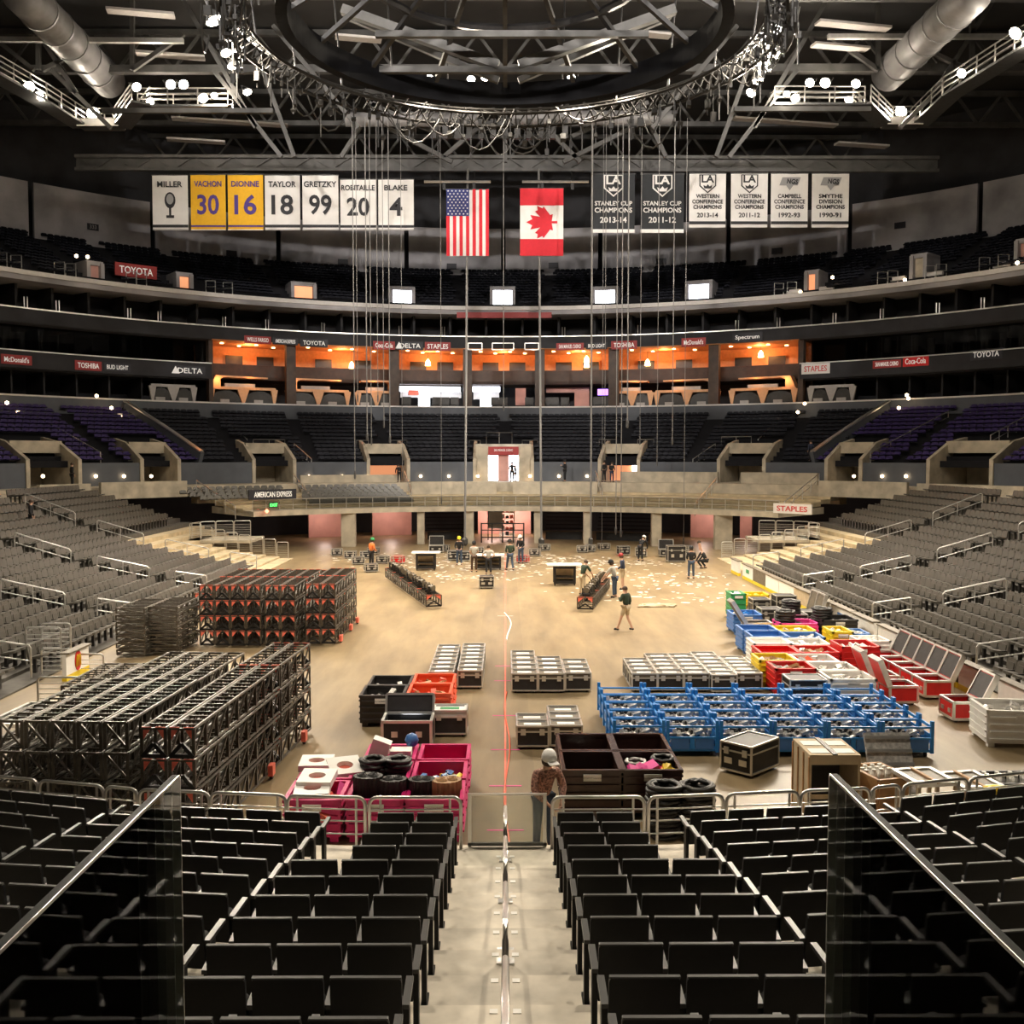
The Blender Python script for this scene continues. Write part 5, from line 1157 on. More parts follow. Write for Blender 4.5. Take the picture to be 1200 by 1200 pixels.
# ------------------------------------------------------------------ trusses
def truss_kind(L, w_=.50, h_=.46, red=True, bays=5, near=False):
    """box truss along +Y from its front end, chords, rungs and lacing"""
    key = ('truss', L, w_, h_, red, bays, near)
    if key in KC: return KC[key]
    x = w_/2; r = .027; k = []
    for s in (-1, 1):
        for z in (.03, h_-.03): k.append(('chord', MB().cyl((s*x, 0, z), (s*x, L, z), r, 6).mesh('chord', 'trussmetal')))
    top, sides = MB(), []
    for i in range(bays*2+1):
        y = L*i/(bays*2)
        if near: k.append(('rung', MB().bar((-x, y, h_-.03), (x, y, h_-.03), .03).mesh('rung', 'trussmetal')))
        top.bar((-x, y, h_-.03), (x, y, h_-.03), .03)
        if i % 2 == 0: top.bar((-x, y, .03), (x, y, .03), .03)
    for s in (-1, 1):
        side = MB(); sides.append(side)
        for i in range(bays):
            a, b = L*i/bays, L*(i+1)/bays; side.bar((s*x, a, .03), (s*x, a, h_-.03), .035, .05); side.bar((s*x, a, .03), (s*x, b, h_-.03), .03)
        side.bar((s*x, L, .03), (s*x, L, h_-.03), .035)
    if not near: k.append(('rungs', top.mesh('rungs', 'trussmetal')))
    for q in sides: k.append(('side_lacing', q.mesh('side_lacing', 'trussmetal')))
    for y in (0, L):
        d = -.012 if y == 0 else .012
        if red:
            for s in (-1, 1): k.append(('corner_plate', MB().prism([(s*x, y, h_), (s*x, y, h_-.24), (s*.03, y, h_)], (0,0,0), (0, d, 0)).mesh('corner_plate', 'redplate')))
            k.append(('end_frame', MB().bar((-x, y, 0), (0, y, .22), .06).bar((x, y, 0), (0, y, .22), .06).bar((-x, y, .02), (x, y, .02), .06).mesh('end_frame', 'blackmetal')))
        else: k.append(('end_frame', MB().bar((-x, y, h_-.03), (x, y, .03), .035).bar((-x, y, h_-.03), (x, y, h_-.03), .04).mesh('end_frame', 'trussmetal')))
    KC[key] = k; return k
tg = 'stacked box trusses'
def stack(x0, y0, rz, cols, lev, lens, pitch, h_, red, where, skip=None, w_=None):
    c, s = math.cos(rz), math.sin(rz)
    for ci in range(cols):
        for lv in range(lev):
            y = 0
            for li, L in enumerate(lens):
                if not (skip and skip(ci, lv, li)):
                    lx = pitch*(ci+.5); xx, yy = x0+lx*c-y*s, y0+lx*s+y*c
                    rd = red if not callable(red) else red(ci)
                    place(truss_kind(L, round(pitch-.07, 3), h_, rd, max(3, int(L/.52)), where.startswith('near')), 'box_truss', (xx, yy, .10+lv*(h_+.03)), rz, f'truss in the {where} stack, column {ORD[ci+1]}, level {ORD[lv+1]}, length {ORD[li+1]}', 'truss', tg)
                y += L+.09
# near block: tall right pair with red gussets, plain ones to its left
rz = -math.atan2(.45, 7.7)
stack(-5.90, 16.35, rz, 2, 4, (4.9, 2.5), .46, .49, True, 'near right')
stack(-8.86, 16.85, rz, 6, 4, (3.2,), .445, .49, False, 'near left', skip=lambda c, l, i: c < 1 and l == 3)
stack(-8.3, 20.2, rz, 5, 4, (3.0,), .445, .47, False, 'near inner', skip=lambda c, l, i: (c < 1 and l > 2))
stack(-10.6, 24.2, 0, 3, 2, (2.6,), .50, .47, False, 'small left')
for i, (x, y) in enumerate(((-4.72, 20.4), (-4.55, 22.9))):
    e = empty('dolly', (x, y, 0), 0, ('red cornered dolly under the near truss stack, front one', 'red cornered dolly under the near truss stack, rear one')[i], 'dolly'); obj('bracket', MB().box(-.05, -.12, .08, .05, .12, .30), e, 'redplate'); obj('wheel', MB().cyl((-.03, 0, .08), (.03, 0, .08), .08, 10), e, 'rubber')
# middle block with red gussets facing the camera
stack(-6.86, 34.9, 0, 2, 4, (2.44, 2.44), .53, .49, True, 'middle right'); stack(-8.15, 34.5, 0, 2, 4, (2.44, 2.44), .53, .49, True, 'middle centre'); stack(-10.4, 34.6, 0, 4, 4, (2.44, 2.44), .53, .49, True, 'middle left', skip=lambda c, l, i: l == 0 and i == 1)
for i, (x, y) in enumerate(((-5.75, 35.6), (-5.75, 37.9), (-5.75, 39.6))):
    e = empty('dolly', (x, y, 0), 0, f'red cornered dolly under the middle truss stack, {ORD[i+1]} from the front', 'dolly'); obj('bracket', MB().box(-.05, -.15, .06, .05, .15, .26), e, 'redplate'); obj('wheel', MB().cyl((-.03, 0, .07), (.03, 0, .07), .07, 10), e, 'rubber')
stack(-12.3, 40.3, 0, 5, 2, (2.44,), .55, .49, True, 'far left'); stack(-9.3, 41.5, 0, 3, 3, (2.44,), .55, .49, True, 'far middle')
# flat folded trusses at the left
for j in range(7):
    place(truss_kind(2.2, .9, .2, False, 4), 'folded_truss', (-12.1, 32.9, .08+.225*j), .06*(j % 2), f'flat black truss in the left pile, {ORD[j+1]} from the bottom', 'truss', 'flat truss piles'); place(truss_kind(2.2, .9, .2, False, 4), 'folded_truss', (-11.15, 33.2, .08+.225*j), -.04*(j % 2), f'flat black truss in the right hand flat pile, {ORD[j+1]} from the bottom', 'truss', 'flat truss piles')
# open black frames left of the near block
e = empty('stage_deck', (-9.6, 20.6, 0), -.05, 'dark flat deck frame at the left picture edge', 'frame')
for y in (0, .9, 1.8): obj('cross_bar', MB().box(-1, y-.04, 1.0, 1, y+.04, 1.08), e, 'alu')
for x in (-1, 0, 1): obj('long_bar', MB().box(x-.04, 0, 1.0, x+.04, 1.8, 1.08), e, 'alu')
for x in (-.95, .95):
    for y in (.05, 1.75): obj('leg', MB().box(x-.04, y-.04, 0, x+.04, y+.04, 1.0), e, 'alu')
obj('panel', MB().box(-.95, .05, .98, .95, 1.75, 1.01), e, 'caseblack')
# two long light trusses on wheels
mh_base = MB().box(-.16, -.13, 0, .16, .13, .10).mesh('base', 'blackmetal'); mh_arm = MB().box(-.19, -.05, .08, -.14, .05, .34).box(.14, -.05, .08, .19, .05, .34).mesh('yoke', 'blackmetal'); mh_head = MB().tube([(0, -.12, .26), (0, 0, .27), (0, .16, .28)], [.13, .12, .09], 10).mesh('head', 'caselid')
def light_truss(p, q, n, nm):
    p, q = Vector(p), Vector(q); d = q-p; L = d.length/n; a = math.atan2(-d.x, d.y); d.normalize()
    for i in range(n):
        b = p+d*(L*i); place(truss_kind(round(L-.05, 2), .66, .50, True, 4), 'wheeled_truss', (b.x, b.y, .12), a, f'wheeled truss of the {nm} row, {ORD[i+1]} from the camera', 'truss', 'wheeled light trusses')
        for j in range(3):
            c = p+d*(L*(i+.2+.3*j)); rr = a+RND.uniform(-.8, .8); place([('base', mh_base), ('yoke', mh_arm), ('head', mh_head)], 'moving_light', (c.x, c.y, .60), rr, f'dark moving light on the {nm} wheeled row, {ORD[i*3+j+1]} from the camera', 'stage light', 'moving lights')
light_truss((-3.05, 43.4), (-6.05, 54.2), 5, 'left'); light_truss((3.35, 42.6), (4.75, 49.5), 3, 'right')
# carts with white tops
def cart(x, y, w_, h_, tw, label):
    e = empty('work_cart', (x, y, 0), 0, label, 'cart', 'white topped work carts')
    for s in (-1, 1):
        for b in (-1, 1): obj('post', MB().box(s*w_/2-.06, b*.35-.06, .1, s*w_/2+.06, b*.35+.06, h_), e, 'blackmetal'); obj('caster', MB().cyl((s*w_/2-.03, b*.35, .06), (s*w_/2+.03, b*.35, .06), .06, 8), e, 'rubber')
        obj('rail', MB().box(-w_/2, s*.35-.05, .1, w_/2, s*.35+.05, .25).box(-w_/2, s*.35-.05, h_-.15, w_/2, s*.35+.05, h_), e, 'blackmetal')
    obj('shelf', MB().box(-w_/2, -.35, .4, w_/2, .35, .45), e, 'blackmetal'); obj('back_panel', MB().box(-w_/2, .28, .25, w_/2, .32, h_), e, 'tan'); obj('top', MB().box(-tw/2, -.5, h_, tw/2, .5, h_+.06), e, 'white')
cart(-4.55, 58.6, 1.0, .98, 1.6, 'white topped work cart near the left far cases'); cart(3.0, 51.7, 1.0, 1.0, 1.75, 'white topped work cart behind the right light truss'); cart(-1.0, 58.9, 1.4, .8, 1.9, 'white topped bench where the crew gathers')
# scattered small cases at the far end
FC = [(394, 652, 0), (410, 655, 0), (419, 662, 0), (434, 671, 0), (448, 661, 0), (466, 661, 2), (437, 650, 0), (428, 655, 0), (531, 657, 1), (543, 658, 1), (511, 648, 3), (570, 690, 1), (613, 660, 2), (627, 652, 0), (683, 648, 0), (692, 647, 0), (731, 651, 1), (752, 653, 1), (802, 653, 0), (708, 645, 0), (804, 648, 0), (638, 646, 0), (782, 653, 3), (560, 650, 0), (520, 647, 0)]
for i, (px, py, kd) in enumerate(FC):
    p = atz(px, py); lab = f'{ORD[i+1]} of the small scattered cases at the far end'
    if kd == 3: open_case((p.x, p.y+.3, 0), 0, .95, .6, .5, 'caseblack', 'open black case with upright lid near the far balcony, '+('left one' if px < 600 else 'right one'), 1.5)
    else: place(case_kind(.72, .55, .46 if kd != 1 else .60, body='red' if kd == 2 else 'caseblack', dishes=1), 'flight_case', (p.x, p.y+.28, 0), RND.uniform(-.3, .3), {2: 'red small case at the far end, ', 1: 'upright black case at the far end, '}.get(kd, 'small black case at the far end, ')+f'{ORD[i+1]} of the scatter', 'flight case', 'scattered cases at the far end')
place(case_kind(1.1, .8, 1.0, dishes=1), 'flight_case', (10.55, 63.0, 0), 0, 'tall black two shelf case at the far right floor', 'flight case')
# shelves and cage in the lit loading door
e = empty('loading_shelf', (.15, 80.2, 0), 0, 'shelf of parcels in the pink lit loading door', 'shelf')
for s in (-1, 1): obj('upright', MB().box(s*.55-.04, -.2, 0, s*.55+.04, .2, 2.3), e, 'white')
for j in range(5):
    obj('shelf_board', MB().box(-.55, -.2, .3+.45*j, .55, .2, .34+.45*j), e, 'white')
    for i in range(3): obj('parcel', MB().box(-.45+.33*i, -.15, .34+.45*j, -.2+.33*i, .15, .34+.45*j+RND.uniform(.15, .32)), e, RND.choice(('caseblack', 'redplate', 'paper', 'tan')))
e = empty('grey_partition', (-.75, 79.6, 0), 0, 'grey board standing left of the parcel shelf', 'partition'); obj('board', MB().box(-.55, -.03, .9, .55, .03, 2.2), e, 'boothgrey'); obj('frame', MB().box(-.62, -.05, 0, -.55, .05, 2.3).box(-.62, -.05, 2.2, .62, .05, 2.3), e, 'blackmetal')
e = empty('black_cage', (-.2, 77.2, 0), 0, 'black barred cage before the loading door', 'cage')
for x in (-1.6, -.8, 0, .8, 1.6): obj('post', MB().box(x-.05, -.05, 0, x+.05, .05, 1.5), e, 'blackmetal')
for z in (.4, .95, 1.45): obj('rail', MB().box(-1.6, -.04, z-.04, 1.6, .04, z+.04), e, 'blackmetal')
# litter
mb = MB(); m2 = MB()
for i in range(900):
    cx, cy = RND.choice(((-6, 64), (-3, 60), (0, 62), (4, 58), (7, 62), (8, 52), (9, 56), (-9, 66), (3, 65), (-2, 55), (7.5, 47), (2, 66), (-4, 67))); x, y = RND.gauss(cx, 2.4), RND.gauss(cy, 1.2)
    if abs(x) > 12.4 or y > 73 or y < 43: continue
    (mb if i % 3 else m2).obox((x, y, .008), (RND.uniform(.06, .4), RND.uniform(.04, .16), .012), Matrix.Rotation(RND.uniform(0, 3), 3, 'Z'))
o = tag(obj('floor_litter', mb, None, 'paper'), 'white paper scraps strewn over the far floor', 'litter'); o['kind'] = 'stuff'
o = tag(obj('floor_litter', m2, None, 'tan'), 'brown wrapping scraps strewn over the far floor', 'litter'); o['kind'] = 'stuff'
tag(obj('rope_heap', MB().tube([(6.6+.75*math.sin(i*.8)*(.5+.02*i), 44.1+.3*math.cos(i*1.1), .04+.03*math.sin(i*.6)) for i in range(40)], .045, 6), None, 'tan', True), 'pale yellow rope heap on the floor right of the walker', 'rope')
tag(obj('floor_line', MB().box(-.02, 15.7, 0, .02, 68, .004), None, 'redplate'), 'thin reddish line running down the middle of the floor', 'floor line')
for i, y in enumerate((17.5, 19.9, 22.4, 25.4, 29.4, 31.5, 41.5)): tag(obj('floor_mark', MB().box(-.32, y-.02, .0045, .32, y+.02, .008), None, 'magenta' if y < 35 else 'paper'), f'short cross mark on the floor line, {ORD[i+1]} from the camera', 'floor mark', 'cross marks')
tag(obj('extension_cable', MB().tube([(.05+.28*math.sin((y-36)*.55)*math.sin((y-36)*.2), y, .015) for y in [36+.5*i*.6 for i in range(22)]], .025, 5), None, 'paper', True), 'white cord snaking beside the floor line', 'cord')
tag(obj('orange_cord', MB().tube([(.04+.06*math.sin(y*.9), y, .02) for y in [15.8+.45*i for i in range(28)]], .018, 5), None, 'orange', True), 'orange cord following the floor line near the stairs', 'cord')
# ------------------------------------------------------------------ dasher boards
bx = 12.75
BD = [(55.4, 57.2, 'white'), (52.2, 54.4, 'white'), (49.7, 52.1, 'caselid'), (47.2, 49.6, 'white'), (44.7, 47.1, 'white'), (42.2, 44.6, 'tan'), (39.7, 42.1, 'white'), (37.2, 39.6, 'white'), (34.9, 37.1, 'white'), (32.5, 34.5, 'white'), (30.1, 32.4, 'greyink'), (28.4, 30.0, 'brown'), (26.7, 28.3, 'white'), (23.6, 26.0, 'white'), (21.2, 23.5, 'white')]
for s, L in ((1, BD), (-1, [(29.4, 31.0, 'white')])):
    for i, (y0, y1, m) in enumerate(L):
        e = empty('dasher_board', (s*bx, (y0+y1)/2, 0), 0, f'{ {"white":"white","caselid":"dark","tan":"tan","greyink":"grey","brown":"brown"}[m]} board panel at the {"right" if s > 0 else "left"} floor edge, {ORD[i+1]} from its {"far" if s > 0 else "near"} end', 'board', 'dasher boards'); h = (y1-y0)/2
        obj('face', MB().box(-.06, -h, .16, .06, h, .78), e, m); obj('kick_strip', MB().box(-.07, -h, 0, .07, h, .16), e, 'yellow'); obj('cap', MB().box(-.12, -h, .78, .16, h, .83), e, 'caselid')
        if s < 0 and i == 0:
            P = [(.065, .22*math.cos(k*PI/10), .47+.30*math.sin(k*PI/10)) for k in range(20)]; obj('red_oval', MB().prism(P, (0,0,0), (.012, 0, 0)), e, 'red')
            for q in (-.07, .07): obj('arch', MB().tube([(.085, q+.07*math.cos(k*PI/8), .30+.34*math.sin(k*PI/8)) for k in range(9)], .022, 6), e, 'yellow')
        if s > 0 and i in (1, 7): obj('emblem', MB().box(-.068, -h*.3, .38, -.062, h*.3, .58), e, 'green' if i == 1 else 'darkblue')
# ================================================================== RAILS AND GLASS
def uarch(x0, x1, z0, z1, r, n=4):           # inverted U outline with rounded shoulders in the local x-z plane
    P = [(x0, 0, z0)]
    for i in range(n+1): t = PI-PI/2*i/n; P.append((x0+r+r*math.cos(t), 0, z1-r+r*math.sin(t)))
    for i in range(n+1): t = PI/2-PI/2*i/n; P.append((x1-r+r*math.cos(t), 0, z1-r+r*math.sin(t)))
    return P+[(x1, 0, z0)]
FR = [(-40, 37), (39, 115), (117, 155), (157, 240), (242, 331), (333, 425), (430, 539), (648, 758), (763, 852), (856, 942), (945, 1027), (1029, 1064), (1067, 1144), (1146, 1230)]
for i, (a, b) in enumerate(FR):
    zt = 1.36; pa, pb = [], []
    for px in (a, b):
        x = (px-592)/1200*15.2
        for _ in range(6): y = 15.22+nyoff(max(-12.9, min(12.9, x))); x = (px-592)/1200*y*1.0
        pa.append(Vector((x, y, NZ0)))
    p, q = pa; d = q-p; L = d.length
    e = empty('front_rail', p, math.atan2(d.y, d.x), f'rounded steel rail before the front row, {ORD[i+1]} from the left', 'rail', 'front row rails')
    obj('hoop', MB().tube(uarch(0, L, 0, zt-NZ0, .12), .028, 8), e, 'steel', True)
    for x in (.12*L, .88*L): obj('post', MB().cyl((x, .02, 0), (x, .02, zt-NZ0-.02), .02, 6), e, 'steel')
    for z in (.22, .42, .60): obj('bar', MB().cyl((0, 0, z), (L, 0, z), .012, 6), e, 'steel')
# glass gate at the foot of the stairs
e = empty('glass_gate', (.03, 15.28, NZ0), 0, 'framed glass gate at the foot of the central stairs', 'gate')
for s in (-1, 1): obj('post', MB().box(s*.57-.025, -.02, 0, s*.57+.025, .02, .82), e, 'steel')
obj('top_bar', MB().box(-.6, -.015, .80, .6, .015, .83), e, 'steel'); obj('bottom_bar', MB().box(-.6, -.02, .02, .6, .02, .07), e, 'darksteel'); obj('pane', MB().box(-.545, -.006, .07, .545, .006, .80), e, 'glass')
# stair handrails down the middle of the aisle
for i, k in enumerate((0, 3, 6, 9)):
    y1, y0 = 14.75-ND*k, 14.75-ND*(k+2.35); z1 = NZ0+NRISE*k; z0 = NZ0+NRISE*(k+2)
    e = empty('stair_handrail', (0, y1, z1), 0, f'short steel handrail on the central stairs, {ORD[i+1]} from the bottom', 'handrail', 'central stair handrails'); dy, dz = y0-y1, z0-z1+.1
    obj('top_rail', MB().tube([(0, 0, .0), (0, -.02, .72), (0, -.10, .84), (0, dy+.1, .84+dz), (0, dy+.02, .72+dz), (0, dy, dz-.1)], .027, 8), e, 'steel', True)
    for y, z in ((0, 0), (dy, dz-.1)): obj('foot_plate', MB().box(-.09, y-.06, z, .09, y+.06, z+.015), e, 'alu')
for k in range(13):
    for s in (-1, 1): tag(obj('step_light', MB().box(s*.10-.035, NY0-ND*k-.14, NZ0+NRISE*k, s*.10+.035, NY0-ND*k-.07, NZ0+NRISE*k+.006), None, 'paper'), f'small white mark {("left","right")[s > 0]} of the handrail, {ORD[k+1]} step', 'step mark', 'step marks')
# glass panels flanking the camera
for s, sd in ((-1, 'left'), (1, 'right')):
    e = empty('glass_guard', (s*.535, 1.64, 4.88), 0, f'tall clear glass guard at the near {sd}, edge gleaming', 'glass guard')
    obj('pane', MB().box(-.007, -2.4, 0, .007, 0, 1.10), e, 'glass'); obj('top_edge', MB().box(-.006, -2.4, 1.10, .006, 0, 1.104), e, 'glassedge'); obj('edge_glint', MB().box(-.0062*s-.0006, -2.4, 1.100, -.0062*s+.0006, 0, 1.1045), e, 'steel'); obj('front_edge', MB().box(-.007, 0, 0, .007, .003, 1.10), e, 'alu'); obj('shoe', MB().box(-.05, -2.4, -.02, .05, 0, .08), e, 'alu')  # thin bright strip stands for the glint along the glass top
    e = empty('portal_handrail', (s*.72, 3.1, 2.87), 0, f'steel handrail outside the near {sd} glass', 'handrail')
    obj('rail', MB().tube([(0, 0, 0), (0, 0, .78), (s*.1, -.06, .86), (s*1.6, -.9, 1.5)], .035, 8), e, 'steel', True); obj('post', MB().cyl((s*1.6, -.9, .0), (s*1.6, -.9, 1.5), .025, 6), e, 'steel')
# side stand aisle rails
for side, s in (('left', -1), ('right', 1)):
    for ai, ya in enumerate(AISLES):
        for ri, (k0, k1) in enumerate(((.3, 2.0), (3.4, 6.2), (7.6, 10.6), (12.0, 15.2))):
            P = [Vector((s*(SX0+SD*k), ya, sz(k))) for k in (k0, (k0+k1)/2, k1)]; o0 = P[0]
            e = empty('aisle_rail', o0, 0, f'white steel aisle rail, {side} stand, {ORD[ai+1]} aisle from camera, {ORD[ri+1]} from the bottom', 'rail', 'aisle rails of the side stands'); U = Vector((0, 0, 1)); Q = [p-o0 for p in P]
            obj('top_rail', MB().tube([Q[0], Q[0]+U*.88, Q[0]+U*.95+(Q[2]-Q[0])*.03, Q[2]+U*.95-(Q[2]-Q[0])*.03, Q[2]+U*.88, Q[2]], .03, 6), e, 'alu')
            obj('middle_rail', MB().cyl(Q[0]+U*.5, Q[2]+U*.5, .022, 6), e, 'alu')
            if ri: obj('post', MB().cyl(Q[1]-U*.1, Q[1]+U*.92, .022, 6), e, 'alu')
    # barrier panels climbing the far edge, and gates in the front corner
    for i in range(8):
        k = .4+.95*i; x0 = s*(SX0+SD*k); e = empty('barrier', (x0, 65.2 if i < 7 else 65.6, sz(k)*1.0 if i else 0), 0, f'barred steel barrier at the far end of the {side} stand, {ORD[i+1]} from the floor', 'barrier', 'far corner barriers')
        obj('hoop', MB().tube(uarch(0, s*.72, 0, 1.05, s*.1) if s > 0 else [(-p[0], p[1], p[2]) for p in uarch(0, .72, 0, 1.05, .1)], .028, 6), e, 'alu')
        for j in range(7): obj('bar', MB().cyl((.02*s, 0, .14+.12*j), (s*.7, 0, .14+.12*j), .012, 5), e, 'alu')
    for i in range(6):
        x0 = s*(20.3-.2*i*0+.0); ph = phi_at((200+24*i) if s < 0 else (985-24*i), -9.2); p = el(-9.2, ph, 1.75)
    L = [(20.2, 66.0), (20.0, 67.2), (19.2, 68.0), (18.1, 68.4), (17.0, 68.6)]
    for i, ((xa, ya), (xb, yb)) in enumerate(zip(L, L[1:])):
        d = Vector((s*(xb-xa), yb-ya, 0)); e = empty('barrier', (s*xa, ya, sz(7)+.05), math.atan2(d.y, d.x), f'barred barrier on the {side} corner platform, {ORD[i+1]} from the stand', 'barrier', 'corner platform barriers'); n = d.length*.94
        obj('hoop', MB().tube(uarch(0, n, 0, 1.0, .1), .028, 6), e, 'alu')
        for j in range(6): obj('bar', MB().cyl((.02, 0, .16+.12*j), (n-.02, 0, .16+.12*j), .012, 5), e, 'alu')
    struct('corner_platform', MB().box(min(s*16.2, s*20.4), 65.05, 1.0, max(s*16.2, s*20.4), 68.8, sz(7)), 'concrete')
for i, (px, py, w_, h_) in enumerate(((3, 775, .9, 1.2), (37, 783, 1.05, 1.25), (66, 790, .95, .75), (101, 788, .95, .55), (62, 830, 1.2, .8))):
    p = atz(px-17, py, .05); e = empty('barrier', (max(p.x, -14.6), p.y, .05), 0, f'barred gate in the near left corner, {ORD[i+1]} of five', 'barrier', 'near left corner gates')
    obj('hoop', MB().tube(uarch(0, w_, 0, h_, .09), .03, 6), e, 'alu')
    for j in range(int(h_/.14)): obj('bar', MB().cyl((.02, 0, .12+.13*j), (w_-.02, 0, .12+.13*j), .013, 5), e, 'alu')
# balcony railing
e = empty('balcony_railing', (0, 0, 0), 0, 'long low steel railing along the front of the far balcony', 'railing')
for z, r in ((3.55, .035), (3.15, .02), (2.82, .02)):
    obj('rail', MB().tube([el(-8.45, BP0+(BP1-BP0)*i/60, z) for i in range(61)], r, 5), e, 'steel')
for i in range(41): p = el(-8.45, BP0+(BP1-BP0)*i/40, 2.75); obj('post', MB().cyl(p, p+Vector((0,0,.8)), .03, 5), e, 'steel')
obj('mesh_infill', sweep(MB(), [(-8.44, 2.82), (-8.44, 3.5)], BP0, BP1, 60), e, 'suiteglass')
# rails beside portals on the balcony and the middle tier
def slope_rail(px0, py0, o0, px1, py1, o1, label, n=4, h=.9):
    a, _ = ellpix(px0, py0, o0); b, _ = ellpix(px1, py1, o1); a.z -= h; b.z -= h
    e = empty('stair_rail', a, 0, label, 'rail', 'tier stair rails'); q = b-a; U = Vector((0,0,1))
    obj('top_rail', MB().tube([(0,0,0), U*h, q+U*h, q], .04, 6), e, 'alu'); obj('middle_rail', MB().cyl(U*.45, q+U*.45, .025, 5), e, 'alu')
    for i in range(1, n): obj('post', MB().cyl(q*i/n, q*i/n+U*h, .03, 5), e, 'alu')
SRL = [(230, 563, -1, 275, 593, -7, 'left balcony corner stairs'), (344, 556, 1, 366, 584, -6, 'stairs right of the black corner sign'), (815, 590, -7, 840, 560, 1, 'stairs at the right balcony middle'), (920, 588, -7, 960, 555, 1, 'right balcony corner stairs'),
       (698, 552, 2, 706, 575, -2, 'stairs by the dark standing pair'), (474, 552, 2, 482, 575, -2, 'stairs by the left warm portal'),
       (40, 485, 12, 118, 530, 4, 'left purple block stairs'), (1020, 530, 4, 1110, 482, 12, 'right purple block stairs'), (262, 490, 12.5, 290, 515, 8, 'stairs above the left splayed portal'), (888, 515, 8, 915, 488, 12.5, 'stairs above the right splayed portal'), (345, 520, 6, 365, 538, 3.6, 'stairs right of the left splayed portal'), (812, 538, 3.6, 838, 520, 6, 'stairs left of the right splayed portal'), (1160, 510, 6, 1200, 488, 10, 'stairs at the right picture edge')]
for a in SRL: slope_rail(*a[:6], 'pale sloping rail of the '+a[6])
for i, (px0, px1, py) in enumerate(((297, 334, 515), (418, 432, 516), (458, 477, 516), (550, 563, 516), (570, 600, 507), (612, 630, 516), (702, 722, 515), (747, 766, 515), (845, 880, 512))):
    a, _ = ellpix(px0, py, 6.6); b, _ = ellpix(px1, py, 6.6); b.z = a.z; e = empty('portal_rail', a-Vector((0,0,.95)), 0, f'square steel rail above the middle tier portals, {ORD[i+1]} from the left', 'rail', 'portal top rails'); q = b-a; U = Vector((0,0,.95))
    obj('frame', MB().tube([(0,0,0), U, q+U, q], .035, 6), e, 'steel'); obj('post', MB().cyl(q*.5, q*.5+U, .025, 5), e, 'steel')
for i, px in enumerate((8, 25, 75, 88, 158, 170, 250, 270, 1030, 1042, 1085, 1098, 1148, 1170, 910, 925)):
    p, ph = ellpix(px, 330, 12.2); p.z = 20.5; e = empty('deck_guard', p, 0, f'pale steel guard on the upper deck edge, {ORD[i+1]} in the row', 'rail', 'upper deck guards')
    obj('hoop', MB().tube([(-.4, 0, 0), (-.4, 0, 1.1), (.4, 0, 1.1), (.4, 0, 0)], .04, 5), e, 'alu'); obj('bar', MB().cyl((-.4, 0, .6), (.4, 0, .6), .03, 5), e, 'alu')
# ================================================================== PEOPLE
def skin_obj(name, J, edges, rad, root, sub=1):
    names = list(rad); idx = {n: i for i, n in enumerate(names)}
    me = bpy.data.meshes.new(name); me.from_pydata([J[n] for n in names], [(idx[a], idx[b]) for a, b in edges], [])
    import bmesh
    bm = bmesh.new(); bm.from_mesh(me); ly = bm.verts.layers.skin.verify(); bm.verts.ensure_lookup_table()
    for n, i in idx.items():
        r = rad[n]; bm.verts[i][ly].radius = r if isinstance(r, tuple) else (r, r); bm.verts[i][ly].use_root = (n == root)
    bm.to_mesh(me); bm.free()
    o = bpy.data.objects.new(name, me); COL.objects.link(o)
    s = o.modifiers.new('skin', 'SKIN'); s.use_smooth_shade = True; s.branch_smoothing = .6
    d = o.modifiers.new('sub', 'SUBSURF'); d.levels = sub; d.render_levels = sub
    return o
PEND = []
